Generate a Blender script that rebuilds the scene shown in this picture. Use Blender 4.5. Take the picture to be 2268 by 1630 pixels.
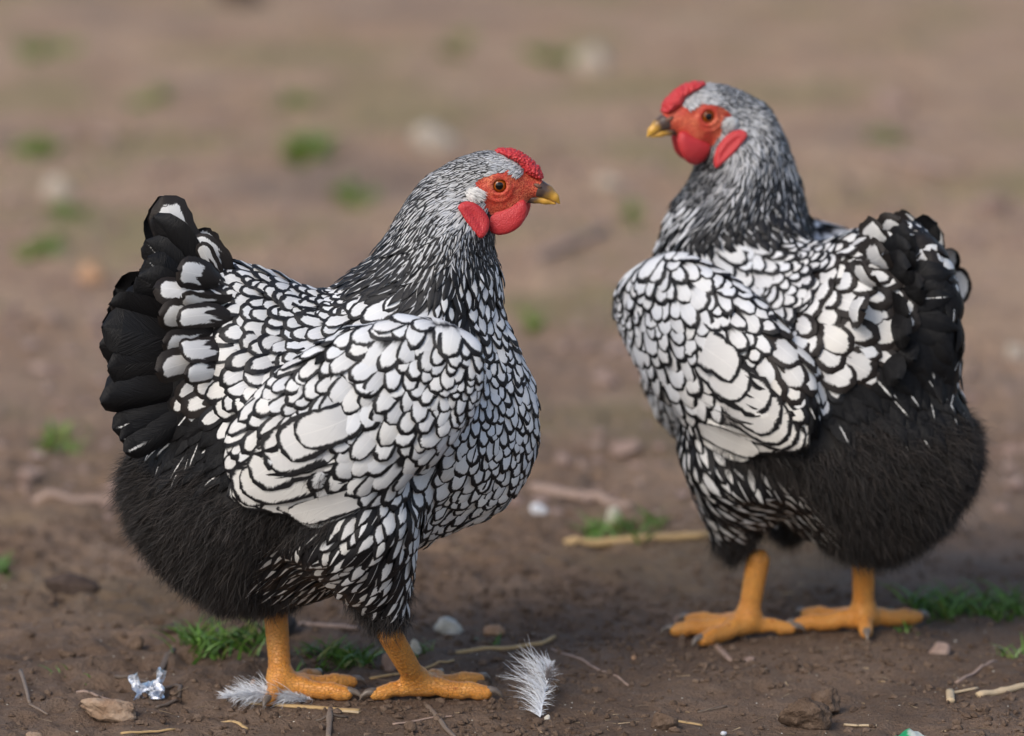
import bpy, math, random
import numpy as np
from mathutils import kdtree

for o in list(bpy.data.objects):
    bpy.data.objects.remove(o)
rng = np.random.default_rng(11)
random.seed(5)
R = math.radians
scene = bpy.context.scene
COL = scene.collection

# ------------------------------------------------------------------ camera, sky, sun, exposure
PITCH = 11.5
CAM_H = 1.0386
cam_d = bpy.data.cameras.new('camera')
cam = bpy.data.objects.new('camera', cam_d)
COL.objects.link(cam)
cam.location = (0, 0, CAM_H)
cam.rotation_euler = (R(90 - PITCH), 0, 0)
cam_d.lens = 200
cam_d.sensor_width = 36
cam_d.clip_start = 0.1
cam_d.clip_end = 2000
cam_d.dof.use_dof = True
cam_d.dof.focus_distance = 3.975
cam_d.dof.aperture_fstop = 3.9
scene.camera = cam

world = bpy.data.worlds.new('World')
scene.world = world
world.use_nodes = True
wn = world.node_tree
wn.nodes.clear()
sky = wn.nodes.new('ShaderNodeTexSky')
sky.sky_type = 'NISHITA'
sky.sun_disc = False
SUN_EL, SUN_AZ = 42.0, 215.0        # azimuth clockwise from +Y: behind the camera, to its left
sky.sun_elevation = R(SUN_EL)
sky.sun_rotation = R(SUN_AZ)
sky.air_density = 1.0
sky.dust_density = 2.2
bg = wn.nodes.new('ShaderNodeBackground')
bg.inputs['Strength'].default_value = 0.14
wo = wn.nodes.new('ShaderNodeOutputWorld')
wn.links.new(sky.outputs[0], bg.inputs['Color'])
wn.links.new(bg.outputs[0], wo.inputs['Surface'])
sun_d = bpy.data.lights.new('sun', 'SUN')
sun_d.energy = 1.35
sun_d.angle = R(28)
sun_d.color = (1.0, 0.92, 0.80)
sun = bpy.data.objects.new('sun', sun_d)
COL.objects.link(sun)
sun.location = (-2, -2, 5)
sun.rotation_euler = (R(90 - SUN_EL), 0, R(180 - SUN_AZ))
scene.view_settings.view_transform = 'Standard'
scene.view_settings.look = 'None'
scene.view_settings.gamma = 1
scene.view_settings.exposure = 0.3

# ------------------------------------------------------------------ helpers
KP = 0.09 / 1134.0
cp, sp = math.cos(R(PITCH)), math.sin(R(PITCH))

def ground_xy(X, Y):
    """plan position of a spot on the flat yard, from image pixels cast through the camera"""
    tx, ty = (X - 1134) * KP, (815 - Y) * KP
    dy = cp + ty * sp
    dz = -sp + ty * cp
    t = CAM_H / -dz
    return np.array([tx * t, dy * t])

def unit(v):
    return v / np.maximum(np.linalg.norm(v, axis=-1, keepdims=True), 1e-9)

def sstep(a, b, x):
    t = np.clip((x - a) / (b - a), 0, 1)
    return t * t * (3 - 2 * t)

_lat = np.random.default_rng(3).random((64, 64))
def vnoise(x, y):
    xi, yi = np.floor(x).astype(int), np.floor(y).astype(int)
    fx, fy = x - xi, y - yi
    fx, fy = fx * fx * (3 - 2 * fx), fy * fy * (3 - 2 * fy)
    a = _lat[xi % 64, yi % 64]; b = _lat[(xi + 1) % 64, yi % 64]
    c = _lat[xi % 64, (yi + 1) % 64]; d = _lat[(xi + 1) % 64, (yi + 1) % 64]
    return (a * (1 - fx) + b * fx) * (1 - fy) + (c * (1 - fx) + d * fx) * fy - 0.5

def mk(name, V, F, mats, parent=None, uv=None, col=None, mi=None, smooth=True):
    """one mesh object from vertex array and an (n,3|4) face array (or list of them)"""
    V = np.asarray(V, dtype=np.float32)
    if isinstance(F, np.ndarray):
        F = [F]
    me = bpy.data.meshes.new(name)
    me.vertices.add(len(V))
    me.vertices.foreach_set('co', V.ravel())
    loops = np.concatenate([f.ravel() for f in F]).astype(np.int32)
    cnt = np.concatenate([np.full(len(f), f.shape[1], dtype=np.int32) for f in F])
    me.loops.add(len(loops))
    me.loops.foreach_set('vertex_index', loops)
    me.polygons.add(len(cnt))
    st = np.concatenate([[0], np.cumsum(cnt)[:-1]]).astype(np.int32)
    me.polygons.foreach_set('loop_start', st)
    if mi is not None:
        me.polygons.foreach_set('material_index', np.asarray(mi, dtype=np.int32))
    me.polygons.foreach_set('use_smooth', np.full(len(cnt), smooth))
    for m in (mats if isinstance(mats, (list, tuple)) else [mats]):
        me.materials.append(m)
    if uv is not None:
        l = me.uv_layers.new(name='fuv')
        l.data.foreach_set('uv', np.asarray(uv, dtype=np.float32)[loops].ravel())
    if col is not None:
        a = me.color_attributes.new('fcol', 'FLOAT_COLOR', 'POINT')
        a.data.foreach_set('color', np.asarray(col, dtype=np.float32).ravel())
    me.update(calc_edges=True)
    me.validate()
    o = bpy.data.objects.new(name, me)
    COL.objects.link(o)
    o.parent = parent
    return o

def tag(o, label, cat, group=None, kind=None):
    if label: o['label'] = label
    if cat: o['category'] = cat
    if group: o['group'] = group
    if kind: o['kind'] = kind
    return o

def tube(P, rad, n=10, cap=True, sq=1.0):
    """swept tube through points P with radii, returns V, F(quads)"""
    P = np.asarray(P, float); rad = np.asarray(rad, float)
    T = unit(np.gradient(P, axis=0))
    up = np.array([0, 0, 1.0])
    if abs(T[0, 2]) > 0.9: up = np.array([0, 1.0, 0])
    A = unit(np.cross(T, up)); B = np.cross(A, T)
    th = np.linspace(0, 2 * np.pi, n, endpoint=False)
    V = P[:, None] + rad[:, None, None] * (np.cos(th)[None, :, None] * A[:, None] + sq * np.sin(th)[None, :, None] * B[:, None])
    m = len(P)
    V = V.reshape(-1, 3)
    i = np.arange(m - 1)[:, None] * n; j = np.arange(n)[None]
    F = np.stack([i + j, i + (j + 1) % n, i + n + (j + 1) % n, i + n + j], -1).reshape(-1, 4)
    if cap:
        V = np.vstack([V, P[0], P[-1]])
        a, b = m * n, m * n + 1
        j = np.arange(n)
        F0 = np.stack([np.full(n, a), (j + 1) % n, j], -1)
        F1 = np.stack([np.full(n, b), (m - 1) * n + j, (m - 1) * n + (j + 1) % n], -1)
        return V, [F, np.vstack([F0, F1])]
    return V, [F]

def join(parts):
    """[(V, [F..]), ...] -> V, [F..]"""
    Vs, q, t, o = [], [], [], 0
    for V, F in parts:
        for f in (F if isinstance(F, list) else [F]):
            (q if f.shape[1] == 4 else t).append(f + o)
        Vs.append(V); o += len(V)
    out = []
    if q: out.append(np.vstack(q))
    if t: out.append(np.vstack(t))
    return np.vstack(Vs), out

def surface_nets(F, o, h):
    """dual surface of F<0 on a regular grid"""
    nx, ny, nz = F.shape
    ins = F < 0
    C = [(0,0,0),(1,0,0),(0,1,0),(1,1,0),(0,0,1),(1,0,1),(0,1,1),(1,1,1)]
    E = [(0,1),(2,3),(4,5),(6,7),(0,2),(1,3),(4,6),(5,7),(0,4),(1,5),(2,6),(3,7)]
    sl = lambda c: tuple(slice(c[k], F.shape[k] - 1 + c[k]) for k in range(3))
    s = sum(ins[sl(c)].astype(np.int8) for c in C)
    act = (s > 0) & (s < 8)
    idx = np.argwhere(act)
    ids = -np.ones(act.shape, dtype=np.int64)
    ids[act] = np.arange(len(idx))
    vals = [F[sl(c)][act] for c in C]
    acc = np.zeros((len(idx), 3)); n = np.zeros(len(idx))
    for a, b in E:
        va, vb = vals[a], vals[b]
        m = (va < 0) != (vb < 0)
        t = np.where(m, va / np.where(m, va - vb, 1), 0)
        p = np.array(C[a])[None] + t[:, None] * (np.array(C[b]) - np.array(C[a]))[None]
        acc += p * m[:, None]; n += m
    V = np.array(o) + h * (idx + acc / n[:, None])
    faces = []
    for ax in range(3):
        u, v = [(1, 2), (2, 0), (0, 1)][ax]
        a = [slice(None)] * 3; b = [slice(None)] * 3
        a[ax] = slice(0, -1); b[ax] = slice(1, None)
        ia, ib = ins[tuple(a)], ins[tuple(b)]
        ch = np.argwhere(ia != ib)
        ok = np.ones(len(ch), bool)
        for k in (u, v):
            ok &= (ch[:, k] > 0) & (ch[:, k] < F.shape[k] - 1)
        ch = ch[ok]
        sgn = ia[tuple(ch.T)]
        def cell(du, dv):
            q = ch.copy(); q[:, u] -= du; q[:, v] -= dv
            return ids[tuple(q.T)]
        q = np.stack([cell(1, 1), cell(0, 1), cell(0, 0), cell(1, 0)], -1)
        q[~sgn] = q[~sgn][:, ::-1]
        faces.append(q)
    return V, np.vstack(faces)

def smin(a, b, k):
    h = np.clip(0.5 + 0.5 * (b - a) / k, 0, 1)
    return b * (1 - h) + a * h - k * h * (1 - h)

def ell(P, c, r, rot=0.0):
    """ellipsoid, rotated in the xz plane (radians, counter-clockwise towards +z)"""
    q = P - np.array(c)
    if rot:
        ca, sa = math.cos(rot), math.sin(rot)
        q = np.stack([q[..., 0] * ca + q[..., 2] * sa, q[..., 1], -q[..., 0] * sa + q[..., 2] * ca], -1)
    r = np.array(r)
    k0 = np.linalg.norm(q / r, axis=-1); k1 = np.linalg.norm(q / r ** 2, axis=-1)
    return k0 * (k0 - 1) / np.maximum(k1, 1e-6)

def rcone(P, a, b, ra, rb):
    a, b = np.array(a, float), np.array(b, float)
    ba = b - a
    t = np.clip(((P - a) @ ba) / (ba @ ba), 0, 1)
    return np.linalg.norm(P - a - t[..., None] * ba, axis=-1) - (ra + (rb - ra) * t)

def grid(lo, hi, h):
    ax = [np.arange(lo[k], hi[k] + h, h) for k in range(3)]
    return np.stack(np.meshgrid(*ax, indexing='ij'), -1)

def crom(P, n=6):
    """closed Catmull-Rom"""
    P = np.asarray(P, float); out = []
    for i in range(len(P)):
        p0, p1, p2, p3 = P[i - 1], P[i], P[(i + 1) % len(P)], P[(i + 2) % len(P)]
        t = np.linspace(0, 1, n, endpoint=False)[:, None]
        out.append(0.5 * (2 * p1 + (p2 - p0) * t + (2 * p0 - 5 * p1 + 4 * p2 - p3) * t ** 2 + (3 * p1 - p0 - 3 * p2 + p3) * t ** 3))
    return np.vstack(out)

def poly_d(X, Z, poly):
    """positive inside"""
    d = np.full(X.shape, 1e9); ins = np.zeros(X.shape, bool)
    n = len(poly)
    for i in range(n):
        x0, z0 = poly[i]; x1, z1 = poly[(i + 1) % n]
        ex, ez = x1 - x0, z1 - z0
        t = np.clip(((X - x0) * ex + (Z - z0) * ez) / max(ex * ex + ez * ez, 1e-18), 0, 1)
        d = np.minimum(d, (X - x0 - t * ex) ** 2 + (Z - z0 - t * ez) ** 2)
        c = ((z0 > Z) != (z1 > Z))
        with np.errstate(divide='ignore', invalid='ignore'):
            ins ^= c & (X < (x1 - x0) * (Z - z0) / (z1 - z0 if z1 != z0 else 1e-12) + x0)
    return np.where(ins, 1, -1) * np.sqrt(d)

def blur2(A, n):
    for _ in range(n):
        B = np.pad(A, 1, mode='edge')
        A = (B[:-2, 1:-1] + B[2:, 1:-1] + B[1:-1, :-2] + B[1:-1, 2:] + 4 * B[1:-1, 1:-1]) / 8
    return A

def inflate(lo, hi, h, poly, prof, yc=0.0, bump=None):
    """closed solid whose side outline is poly and whose half thickness is prof(inside distance)"""
    G = grid(lo, hi, h)
    D = poly_d(G[:, 0, :, 0], G[:, 0, :, 2], poly)[:, None, :]
    t = np.where(D > 0, prof(np.maximum(D, 0)), D)
    f = np.sqrt((G[..., 1] - yc) ** 2 + 1e-10) - t
    f = np.where(D > 0, f, np.sqrt((G[..., 1] - yc) ** 2 + D ** 2))
    if bump is not None:
        f = f - bump(G)
    V, F = surface_nets(f, lo, h)
    return V, F

def relax(V, F, n=2):
    """a few rounds of Laplacian smoothing on a quad mesh"""
    for _ in range(n):
        acc = np.zeros_like(V); c = np.zeros(len(V))
        for a, b in ((0, 1), (1, 2), (2, 3), (3, 0)):
            np.add.at(acc, F[:, a], V[F[:, b]]); np.add.at(acc, F[:, b], V[F[:, a]])
            np.add.at(c, F[:, a], 1); np.add.at(c, F[:, b], 1)
        V = 0.4 * V + 0.6 * acc / np.maximum(c, 1)[:, None]
    return V

# ------------------------------------------------------------------ materials
class NT:
    def __init__(s, name):
        s.m = bpy.data.materials.new(name); s.m.use_nodes = True
        s.t = s.m.node_tree; s.t.nodes.clear()
        s.out = s.n('ShaderNodeOutputMaterial'); s.b = s.n('ShaderNodeBsdfPrincipled')
        s.l(s.b.outputs[0], s.out.inputs['Surface'])
    def n(s, k, **kw):
        x = s.t.nodes.new(k)
        for a, b in kw.items(): setattr(x, a, b)
        return x
    def l(s, a, b): s.t.links.new(a, b)
    def put(s, sock, v):
        if hasattr(v, 'is_output'): s.l(v, sock)
        else: sock.default_value = v
    def math(s, op, a, b=0.0, c=None, clamp=False):
        x = s.n('ShaderNodeMath', operation=op); x.use_clamp = clamp
        s.put(x.inputs[0], a); s.put(x.inputs[1], b)
        if c is not None: s.put(x.inputs[2], c)
        return x.outputs[0]
    def step(s, a, b, x):
        m = s.n('ShaderNodeMapRange', interpolation_type='SMOOTHSTEP')
        s.put(m.inputs['Value'], x); s.put(m.inputs['From Min'], a); s.put(m.inputs['From Max'], b)
        return m.outputs[0]
    def mix(s, f, a, b, blend='MIX'):
        x = s.n('ShaderNodeMix', data_type='RGBA', blend_type=blend)
        s.put(x.inputs['Factor'], f)
        for k, v in ((6, a), (7, b)):
            if isinstance(v, tuple): v = v + (1,) if len(v) == 3 else v
            s.put(x.inputs[k], v)
        return x.outputs[2]
    def noise(s, vec, scale, detail=3, rough=0.55, out='Fac'):
        x = s.n('ShaderNodeTexNoise'); x.inputs['Scale'].default_value = scale
        x.inputs['Detail'].default_value = detail; x.inputs['Roughness'].default_value = rough
        if vec is not None: s.l(vec, x.inputs['Vector'])
        return x.outputs[out]
    def vor(s, vec, scale, feature='F1', out='Distance'):
        x = s.n('ShaderNodeTexVoronoi', feature=feature); x.inputs['Scale'].default_value = scale
        if vec is not None: s.l(vec, x.inputs['Vector'])
        return x.outputs[out]
    def obj(s): return s.n('ShaderNodeTexCoord').outputs['Object']
    def bump(s, h, strength=0.4, dist=0.001):
        x = s.n('ShaderNodeBump'); x.inputs['Strength'].default_value = strength
        x.inputs['Distance'].default_value = dist
        s.l(h, x.inputs['Height']); s.l(x.outputs[0], s.b.inputs['Normal'])
    def set(s, **kw):
        for k, v in kw.items():
            k = k.replace('_', ' ')
            if isinstance(v, tuple) and len(v) == 3: v = v + (1,)
            s.put(s.b.inputs[k], v)
        return s

BLACK = (0.008, 0.008, 0.010)
def feather_mat(name, style):
    t = NT(name)
    uvn = t.n('ShaderNodeUVMap', uv_map='fuv')
    sep = t.n('ShaderNodeSeparateXYZ'); t.l(uvn.outputs[0], sep.inputs[0])
    x, y = sep.outputs[0], sep.outputs[1]
    ca = t.n('ShaderNodeVertexColor', layer_name='fcol')
    sc = t.n('ShaderNodeSeparateColor'); t.l(ca.outputs[0], sc.inputs[0])
    rnd, lace, tint = sc.outputs[0], sc.outputs[1], sc.outputs[2]
    ax = t.math('ABSOLUTE', x)
    # barbs run out from the shaft towards the tip
    barb = t.math('SUBTRACT', y, t.math('MULTIPLY', ax, 0.28))
    cx = t.n('ShaderNodeCombineXYZ')
    t.l(t.math('MULTIPLY', barb, 55.0), cx.inputs[0])
    t.l(t.math('ADD', t.math('MULTIPLY', x, 1.4), t.math('MULTIPLY', rnd, 53.0)), cx.inputs[1])
    bn = t.noise(cx.outputs[0], 1.0, 2, 0.6)
    cx2 = t.n('ShaderNodeCombineXYZ')
    t.l(t.math('MULTIPLY', x, 2.2), cx2.inputs[0]); t.l(t.math('MULTIPLY', y, 3.0), cx2.inputs[1])
    t.l(t.math('MULTIPLY', rnd, 91.0), cx2.inputs[2])
    lown = t.noise(cx2.outputs[0], 1.0, 2, 0.5)
    jag = t.math('MULTIPLY', t.math('SUBTRACT', bn, 0.5), 0.26)
    wob = t.math('MULTIPLY', t.math('SUBTRACT', lown, 0.5), 0.42)
    Y0 = 0.55
    ty = t.math('DIVIDE', t.math('MAXIMUM', t.math('SUBTRACT', y, Y0), 0.0), 1 - Y0)
    r = t.math('SQRT', t.math('ADD', t.math('POWER', ax, 2.0), t.math('POWER', ty, 2.0)))
    if style in ('laced', 'flight', 'smoky'):
        lim = t.math('SUBTRACT', t.math('SUBTRACT', 1.0, lace), t.math('MULTIPLY', tint, 0.0))
        e = t.math('SUBTRACT', lim, t.math('ADD', r, t.math('ADD', jag, wob)))
        soft = 0.16 if style == 'smoky' else 0.045
        w = t.step(-soft, soft, e)
        if style == 'smoky':      # peppered edge, white rim line inside
            pep = t.noise(uvn.outputs[0], 60.0, 2, 0.7)
            w = t.math('MULTIPLY', w, t.step(0.18, 0.42, t.math('ADD', y, t.math('MULTIPLY', wob, 1.6))))
            w = t.step(0.40, 0.62, t.math('ADD', t.math('MULTIPLY', w, 0.75), t.math('MULTIPLY', t.math('SUBTRACT', pep, 0.35), 0.55)))
        if style == 'laced':      # dusky down at the foot of the vane
            w = t.math('MULTIPLY', w, t.step(0.10, 0.34, t.math('ADD', y, wob)))
    elif style == 'hackle':
        # black centre, pale margins; lace = share of pale
        e = t.math('SUBTRACT', t.math('ADD', ax, t.math('MULTIPLY', jag, 1.3)), t.math('SUBTRACT', 0.98, lace))
        w = t.step(-0.10, 0.12, e)
        w = t.math('MULTIPLY', w, t.step(1.03, 0.80, t.math('ADD', y, t.math('MULTIPLY', wob, 0.5))))
        w = t.math('MULTIPLY', w, t.math('ADD', 0.55, t.math('MULTIPLY', rnd, 0.45)))
    elif style == 'spangle':
        ex = t.math('DIVIDE', ax, t.math('MULTIPLY', lace, 0.75))
        ey = t.math('DIVIDE', t.math('SUBTRACT', y, 0.58), 0.30)
        ex = t.math('ADD', ex, t.math('MULTIPLY', t.math('MAXIMUM', ey, 0.0), 0.55))
        rr_ = t.math('SQRT', t.math('ADD', t.math('POWER', ex, 2.0), t.math('POWER', ey, 2.0)))
        e = t.math('SUBTRACT', 1.0, t.math('ADD', rr_, t.math('ADD', t.math('MULTIPLY', jag, 2.2), t.math('MULTIPLY', wob, 1.8))))
        w = t.step(-0.06, 0.10, e)
    else:
        # black with now and then a fine pale streak along the shaft
        e = t.math('SUBTRACT', t.math('MULTIPLY', lace, 0.22), t.math('ADD', ax, t.math('MULTIPLY', jag, 1.5)))
        w = t.step(0.0, 0.05, e)
        w = t.math('MULTIPLY', w, t.step(0.03, 0.06, lace)); w = t.math('MULTIPLY', w, t.step(0.45, 0.6, y)); w = t.math('MULTIPLY', w, t.step(0.92, 0.78, y))
    streak = t.math('MULTIPLY', t.math('SUBTRACT', bn, 0.5), 0.30)
    white = t.mix(tint, (0.72, 0.74, 0.77), (0.76, 0.735, 0.68))
    white = t.mix(t.math('ADD', t.math('ADD', t.math('MULTIPLY', t.step(.75, .25, y), .35), streak), t.math('MULTIPLY', t.math('SUBTRACT', rnd, .55), .45), clamp=True), white, (0.36, 0.355, 0.37))
    shaft = t.step(0.035, 0.012, ax)
    white = t.mix(t.math('MULTIPLY', shaft, 0.5), white, (0.86, 0.85, 0.82))
    bl = (0.026, 0.020, 0.017) if style == 'smoky' else BLACK
    if style == 'black': bl = (0.004, 0.004, 0.005)
    dark = t.mix(t.math('ADD', 0.35, t.math('MULTIPLY', streak, 2.0), clamp=True), bl, (0.019, 0.018, 0.019) if style != 'black' else (0.014, 0.0135, 0.014))
    c = t.mix(w, dark, white)
    t.set(Base_Color=c, Roughness=t.math('ADD', 0.48, t.math('MULTIPLY', w, 0.25)))
    t.b.inputs['Specular IOR Level'].default_value = 0.22 if style in ('black', 'smoky') else 0.34
    t.b.inputs['Sheen Weight'].default_value = 0.0
    t.bump(bn, 0.8 if style == 'black' else 0.35, 0.0009)
    return t.m

M = {}
for s in ('laced', 'hackle', 'spangle', 'black', 'flight', 'smoky'):
    M[s] = feather_mat('feather_' + s, s)

t = NT('down')
ca = t.n('ShaderNodeVertexColor', layer_name='fcol'); sc = t.n('ShaderNodeSeparateColor'); t.l(ca.outputs[0], sc.inputs[0])
t.set(Base_Color=t.mix(sc.outputs[0], (0.010, 0.009, 0.009), (0.085, 0.068, 0.060)), Roughness=0.7); M['down'] = t.m
t = NT('under_skin'); t.set(Base_Color=(0.012, 0.011, 0.011), Roughness=0.9); M['under'] = t.m

t = NT('face_skin')
o = t.obj()
v = t.vor(o, 900); n1 = t.noise(o, 90, 4)
c = t.mix(t.step(.35, .65, n1), (0.62, 0.065, 0.034), (0.74, 0.20, 0.095))
c = t.mix(t.step(0.75, 0.2, v), c, (0.42, 0.035, 0.022))
t.set(Base_Color=c, Roughness=0.55)
t.b.inputs['Subsurface Weight'].default_value = 0.15
t.b.inputs['Subsurface Radius'].default_value = (0.003, 0.001, 0.0006)
t.b.inputs['Subsurface Scale'].default_value = 0.5
t.bump(t.math('ADD', v, t.math('MULTIPLY', t.noise(o, 350, 3), 0.8)), 0.55, 0.0006); M['face'] = t.m

def red_mat(name, sc, amt):
    t = NT(name); o = t.obj()
    n1 = t.noise(o, 120, 4); v = t.vor(o, sc)
    c = t.mix(n1, (0.50, 0.018, 0.028), (0.62, 0.060, 0.060))
    t.set(Base_Color=c, Roughness=0.42)
    t.b.inputs['Subsurface Weight'].default_value = 0.2
    t.b.inputs['Subsurface Radius'].default_value = (0.003, 0.0008, 0.0005)
    t.b.inputs['Subsurface Scale'].default_value = 0.5
    t.bump(t.math('ADD', v, t.math('MULTIPLY', t.noise(o, 260, 4), 1.6)), amt, 0.0012)
    return t.m
M['comb'] = red_mat('comb_red', 700, 0.6)
M['wattle'] = red_mat('wattle_red', 1000, 0.4)

t = NT('leg_scales'); o = t.obj()
v = t.n('ShaderNodeTexVoronoi', feature='DISTANCE_TO_EDGE'); v.inputs['Scale'].default_value = 430
mp = t.n('ShaderNodeMapping'); mp.inputs['Scale'].default_value = (0.75, 0.75, 1.25); t.l(o, mp.inputs[0]); t.l(mp.outputs[0], v.inputs[0])
e = t.step(0.0, 0.12, v.outputs['Distance'])
n1 = t.noise(o, 70, 4)
c = t.mix(n1, (0.64, 0.21, 0.022), (0.82, 0.41, 0.10))
c = t.mix(t.step(0.62, 0.75, t.noise(o, 210, 3)), c, (0.42, 0.085, 0.020))
c = t.mix(t.math('MULTIPLY', t.math('SUBTRACT', 1.0, e), .5), c, (0.46, 0.22, 0.07))
t.set(Base_Color=c, Roughness=0.45)
t.b.inputs['Subsurface Weight'].default_value = 0.08
t.b.inputs['Subsurface Radius'].default_value = (0.003, 0.001, 0.0004)
t.b.inputs['Subsurface Scale'].default_value = 0.4
t.bump(e, .75, 0.0007); M['leg'] = t.m

t = NT('claw_horn'); n1 = t.noise(t.obj(), 160, 3)
t.set(Base_Color=t.mix(n1, (0.05, 0.042, 0.040), (0.30, 0.24, 0.19)), Roughness=0.35); M['claw'] = t.m

t = NT('beak_horn')
ca = t.n('ShaderNodeVertexColor', layer_name='fcol')
sc = t.n('ShaderNodeSeparateColor'); t.l(ca.outputs[0], sc.inputs[0])
st_ = t.math('MULTIPLY', t.math('SUBTRACT', t.noise(t.obj(), 150, 3), 0.5), 0.35)
f = t.step(0.25, 0.75, t.math('ADD', sc.outputs[0], st_))
t.set(Base_Color=t.mix(f, (0.085, 0.055, 0.045), (0.66, 0.36, 0.060)), Roughness=0.33)
t.bump(t.noise(t.obj(), 260, 3), 0.12, 0.0004); M['beak'] = t.m

def plain(name, c, rough=0.5, c2=None, sc=80, bump=0.0, bd=0.001, bs=300, spec=0.5):
    t = NT(name)
    if c2 is not None:
        c = t.mix(t.step(0.3, 0.7, t.noise(t.obj(), sc, 4, 0.6)), c, c2)
    t.set(Base_Color=c, Roughness=rough)
    t.b.inputs['Specular IOR Level'].default_value = spec
    if bump: t.bump(t.noise(t.obj(), bs, 4, 0.65), bump, bd)
    return t.m
M['pupil'] = plain('eye_pupil', (0.004, 0.004, 0.004), 0.04)
M['iris'] = plain('eye_iris', (0.40, 0.10, 0.006), 0.06, (0.24, 0.05, 0.004), 600)
M['rim'] = plain('eye_rim', (0.045, 0.035, 0.03), 0.12)
M['nostril'] = plain('nostril_skin', (0.13, 0.060, 0.040), 0.5, (0.22, 0.11, 0.07), 300)
M['crown'] = plain('crown_down', (0.40, 0.40, 0.41), 0.9, (0.10, 0.10, 0.11), 500)
M['tuft'] = plain('white_tuft', (0.80, 0.79, 0.77), 0.7)

# ------------------------------------------------------------------ the hen in its neutral pose
SX, SZ = 0.00032, 0.0003253
def U(X, Y):
    """template units (image pixels) -> hen space (x forward, z up)"""
    return np.array([(X - 760) * SX, (1550 - Y) * SZ])
def U3(X, Y, y=0.0):
    a = U(X, Y); return np.array([a[0], y, a[1]])
EYE = U3(1108, 402)

OUT = [(1062,352),(1100,372),(1115,420),(1105,490),(1103,545),(1118,600),(1124,690),(1160,780),(1190,860),(1198,945),
       (1186,1015),(1150,1085),(1090,1138),(1000,1175),(900,1225),(800,1285),(700,1325),(600,1345),(520,1345),(450,1318),
       (372,1262),(318,1195),(282,1120),(276,1050),(305,985),(330,930),(320,840),(325,740),(350,660),(395,600),(450,565),
       (520,572),(600,592),(680,625),(735,632),(785,598),(826,562),(862,508),(893,455),(925,408),(960,376),(1005,352)]
POLY = crom([U(*p) for p in OUT], 5)

class Field:
    def __init__(s, F, o, h):
        s.F, s.o, s.h = F, np.array(o), h
        s.G = np.stack(np.gradient(F, h), -1)
    def _w(s, P):
        q = (P - s.o) / s.h
        q = np.clip(q, 0, np.array(s.F.shape) - 1.001)
        i = q.astype(int); f = q - i
        return i, f
    def _interp(s, A, P):
        i, f = s._w(P); r = 0
        for c in range(8):
            d = np.array([c & 1, c >> 1 & 1, c >> 2 & 1])
            w = np.prod(np.where(d, f, 1 - f), -1)
            j = i + d
            v = A[j[..., 0], j[..., 1], j[..., 2]]
            r = r + (w[..., None] * v if A.ndim == 4 else w * v)
        return r
    def val(s, P): return s._interp(s.F, P)
    def normal(s, P): return unit(s._interp(s.G, P))
    def project(s, P, n=4):
        for _ in range(n):
            g = s._interp(s.G, P)
            g2 = np.maximum((g * g).sum(-1), 0.05)
            d = np.clip(s.val(P) / g2, -0.01, 0.01)
            P = P - d[..., None] * g
        return P

def head_sdf(P):
    q = P - EYE
    qm = q.copy(); qm[..., 1] = np.abs(qm[..., 1])
    f = ell(q, (-0.007, 0, 0.003), (0.025, 0.0155, 0.0185))
    s = q.copy(); s[..., 1] *= 1.25
    f = smin(f, rcone(s, (0.004, 0, -0.001), (0.026, 0, -0.004), 0.0125, 0.0068), 0.010)
    f = smin(f, ell(q, (0.000, 0, -0.013), (0.018, 0.0125, 0.0115)), 0.008)
    f = smin(f, rcone(qm, (-0.006, 0.0118, 0.0085), (0.012, 0.0085, 0.0065), 0.0032, 0.0026), 0.004)
    # lids: a ring round each eye, and a loose fold below
    rad = np.sqrt(qm[..., 0] ** 2 + qm[..., 2] ** 2)
    f = smin(f, np.sqrt((rad - 0.0066) ** 2 + (qm[..., 1] - 0.0146 + 0.12 * qm[..., 0]) ** 2) - 0.0013, 0.0018)
    rad2 = np.sqrt((qm[..., 0] + 0.0005) ** 2 + (qm[..., 2] + 0.001) ** 2)
    f = smin(f, np.where(qm[..., 2] < 0, np.sqrt((rad2 - 0.0098) ** 2 + (qm[..., 1] - 0.0142 + 0.15 * qm[..., 0]) ** 2) - 0.0009, 1), 0.002)
    sock = np.linalg.norm(qm - np.array([0, 0.0105, 0]), axis=-1) - 0.0060
    f = np.maximum(f, -sock)
    return f

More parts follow.
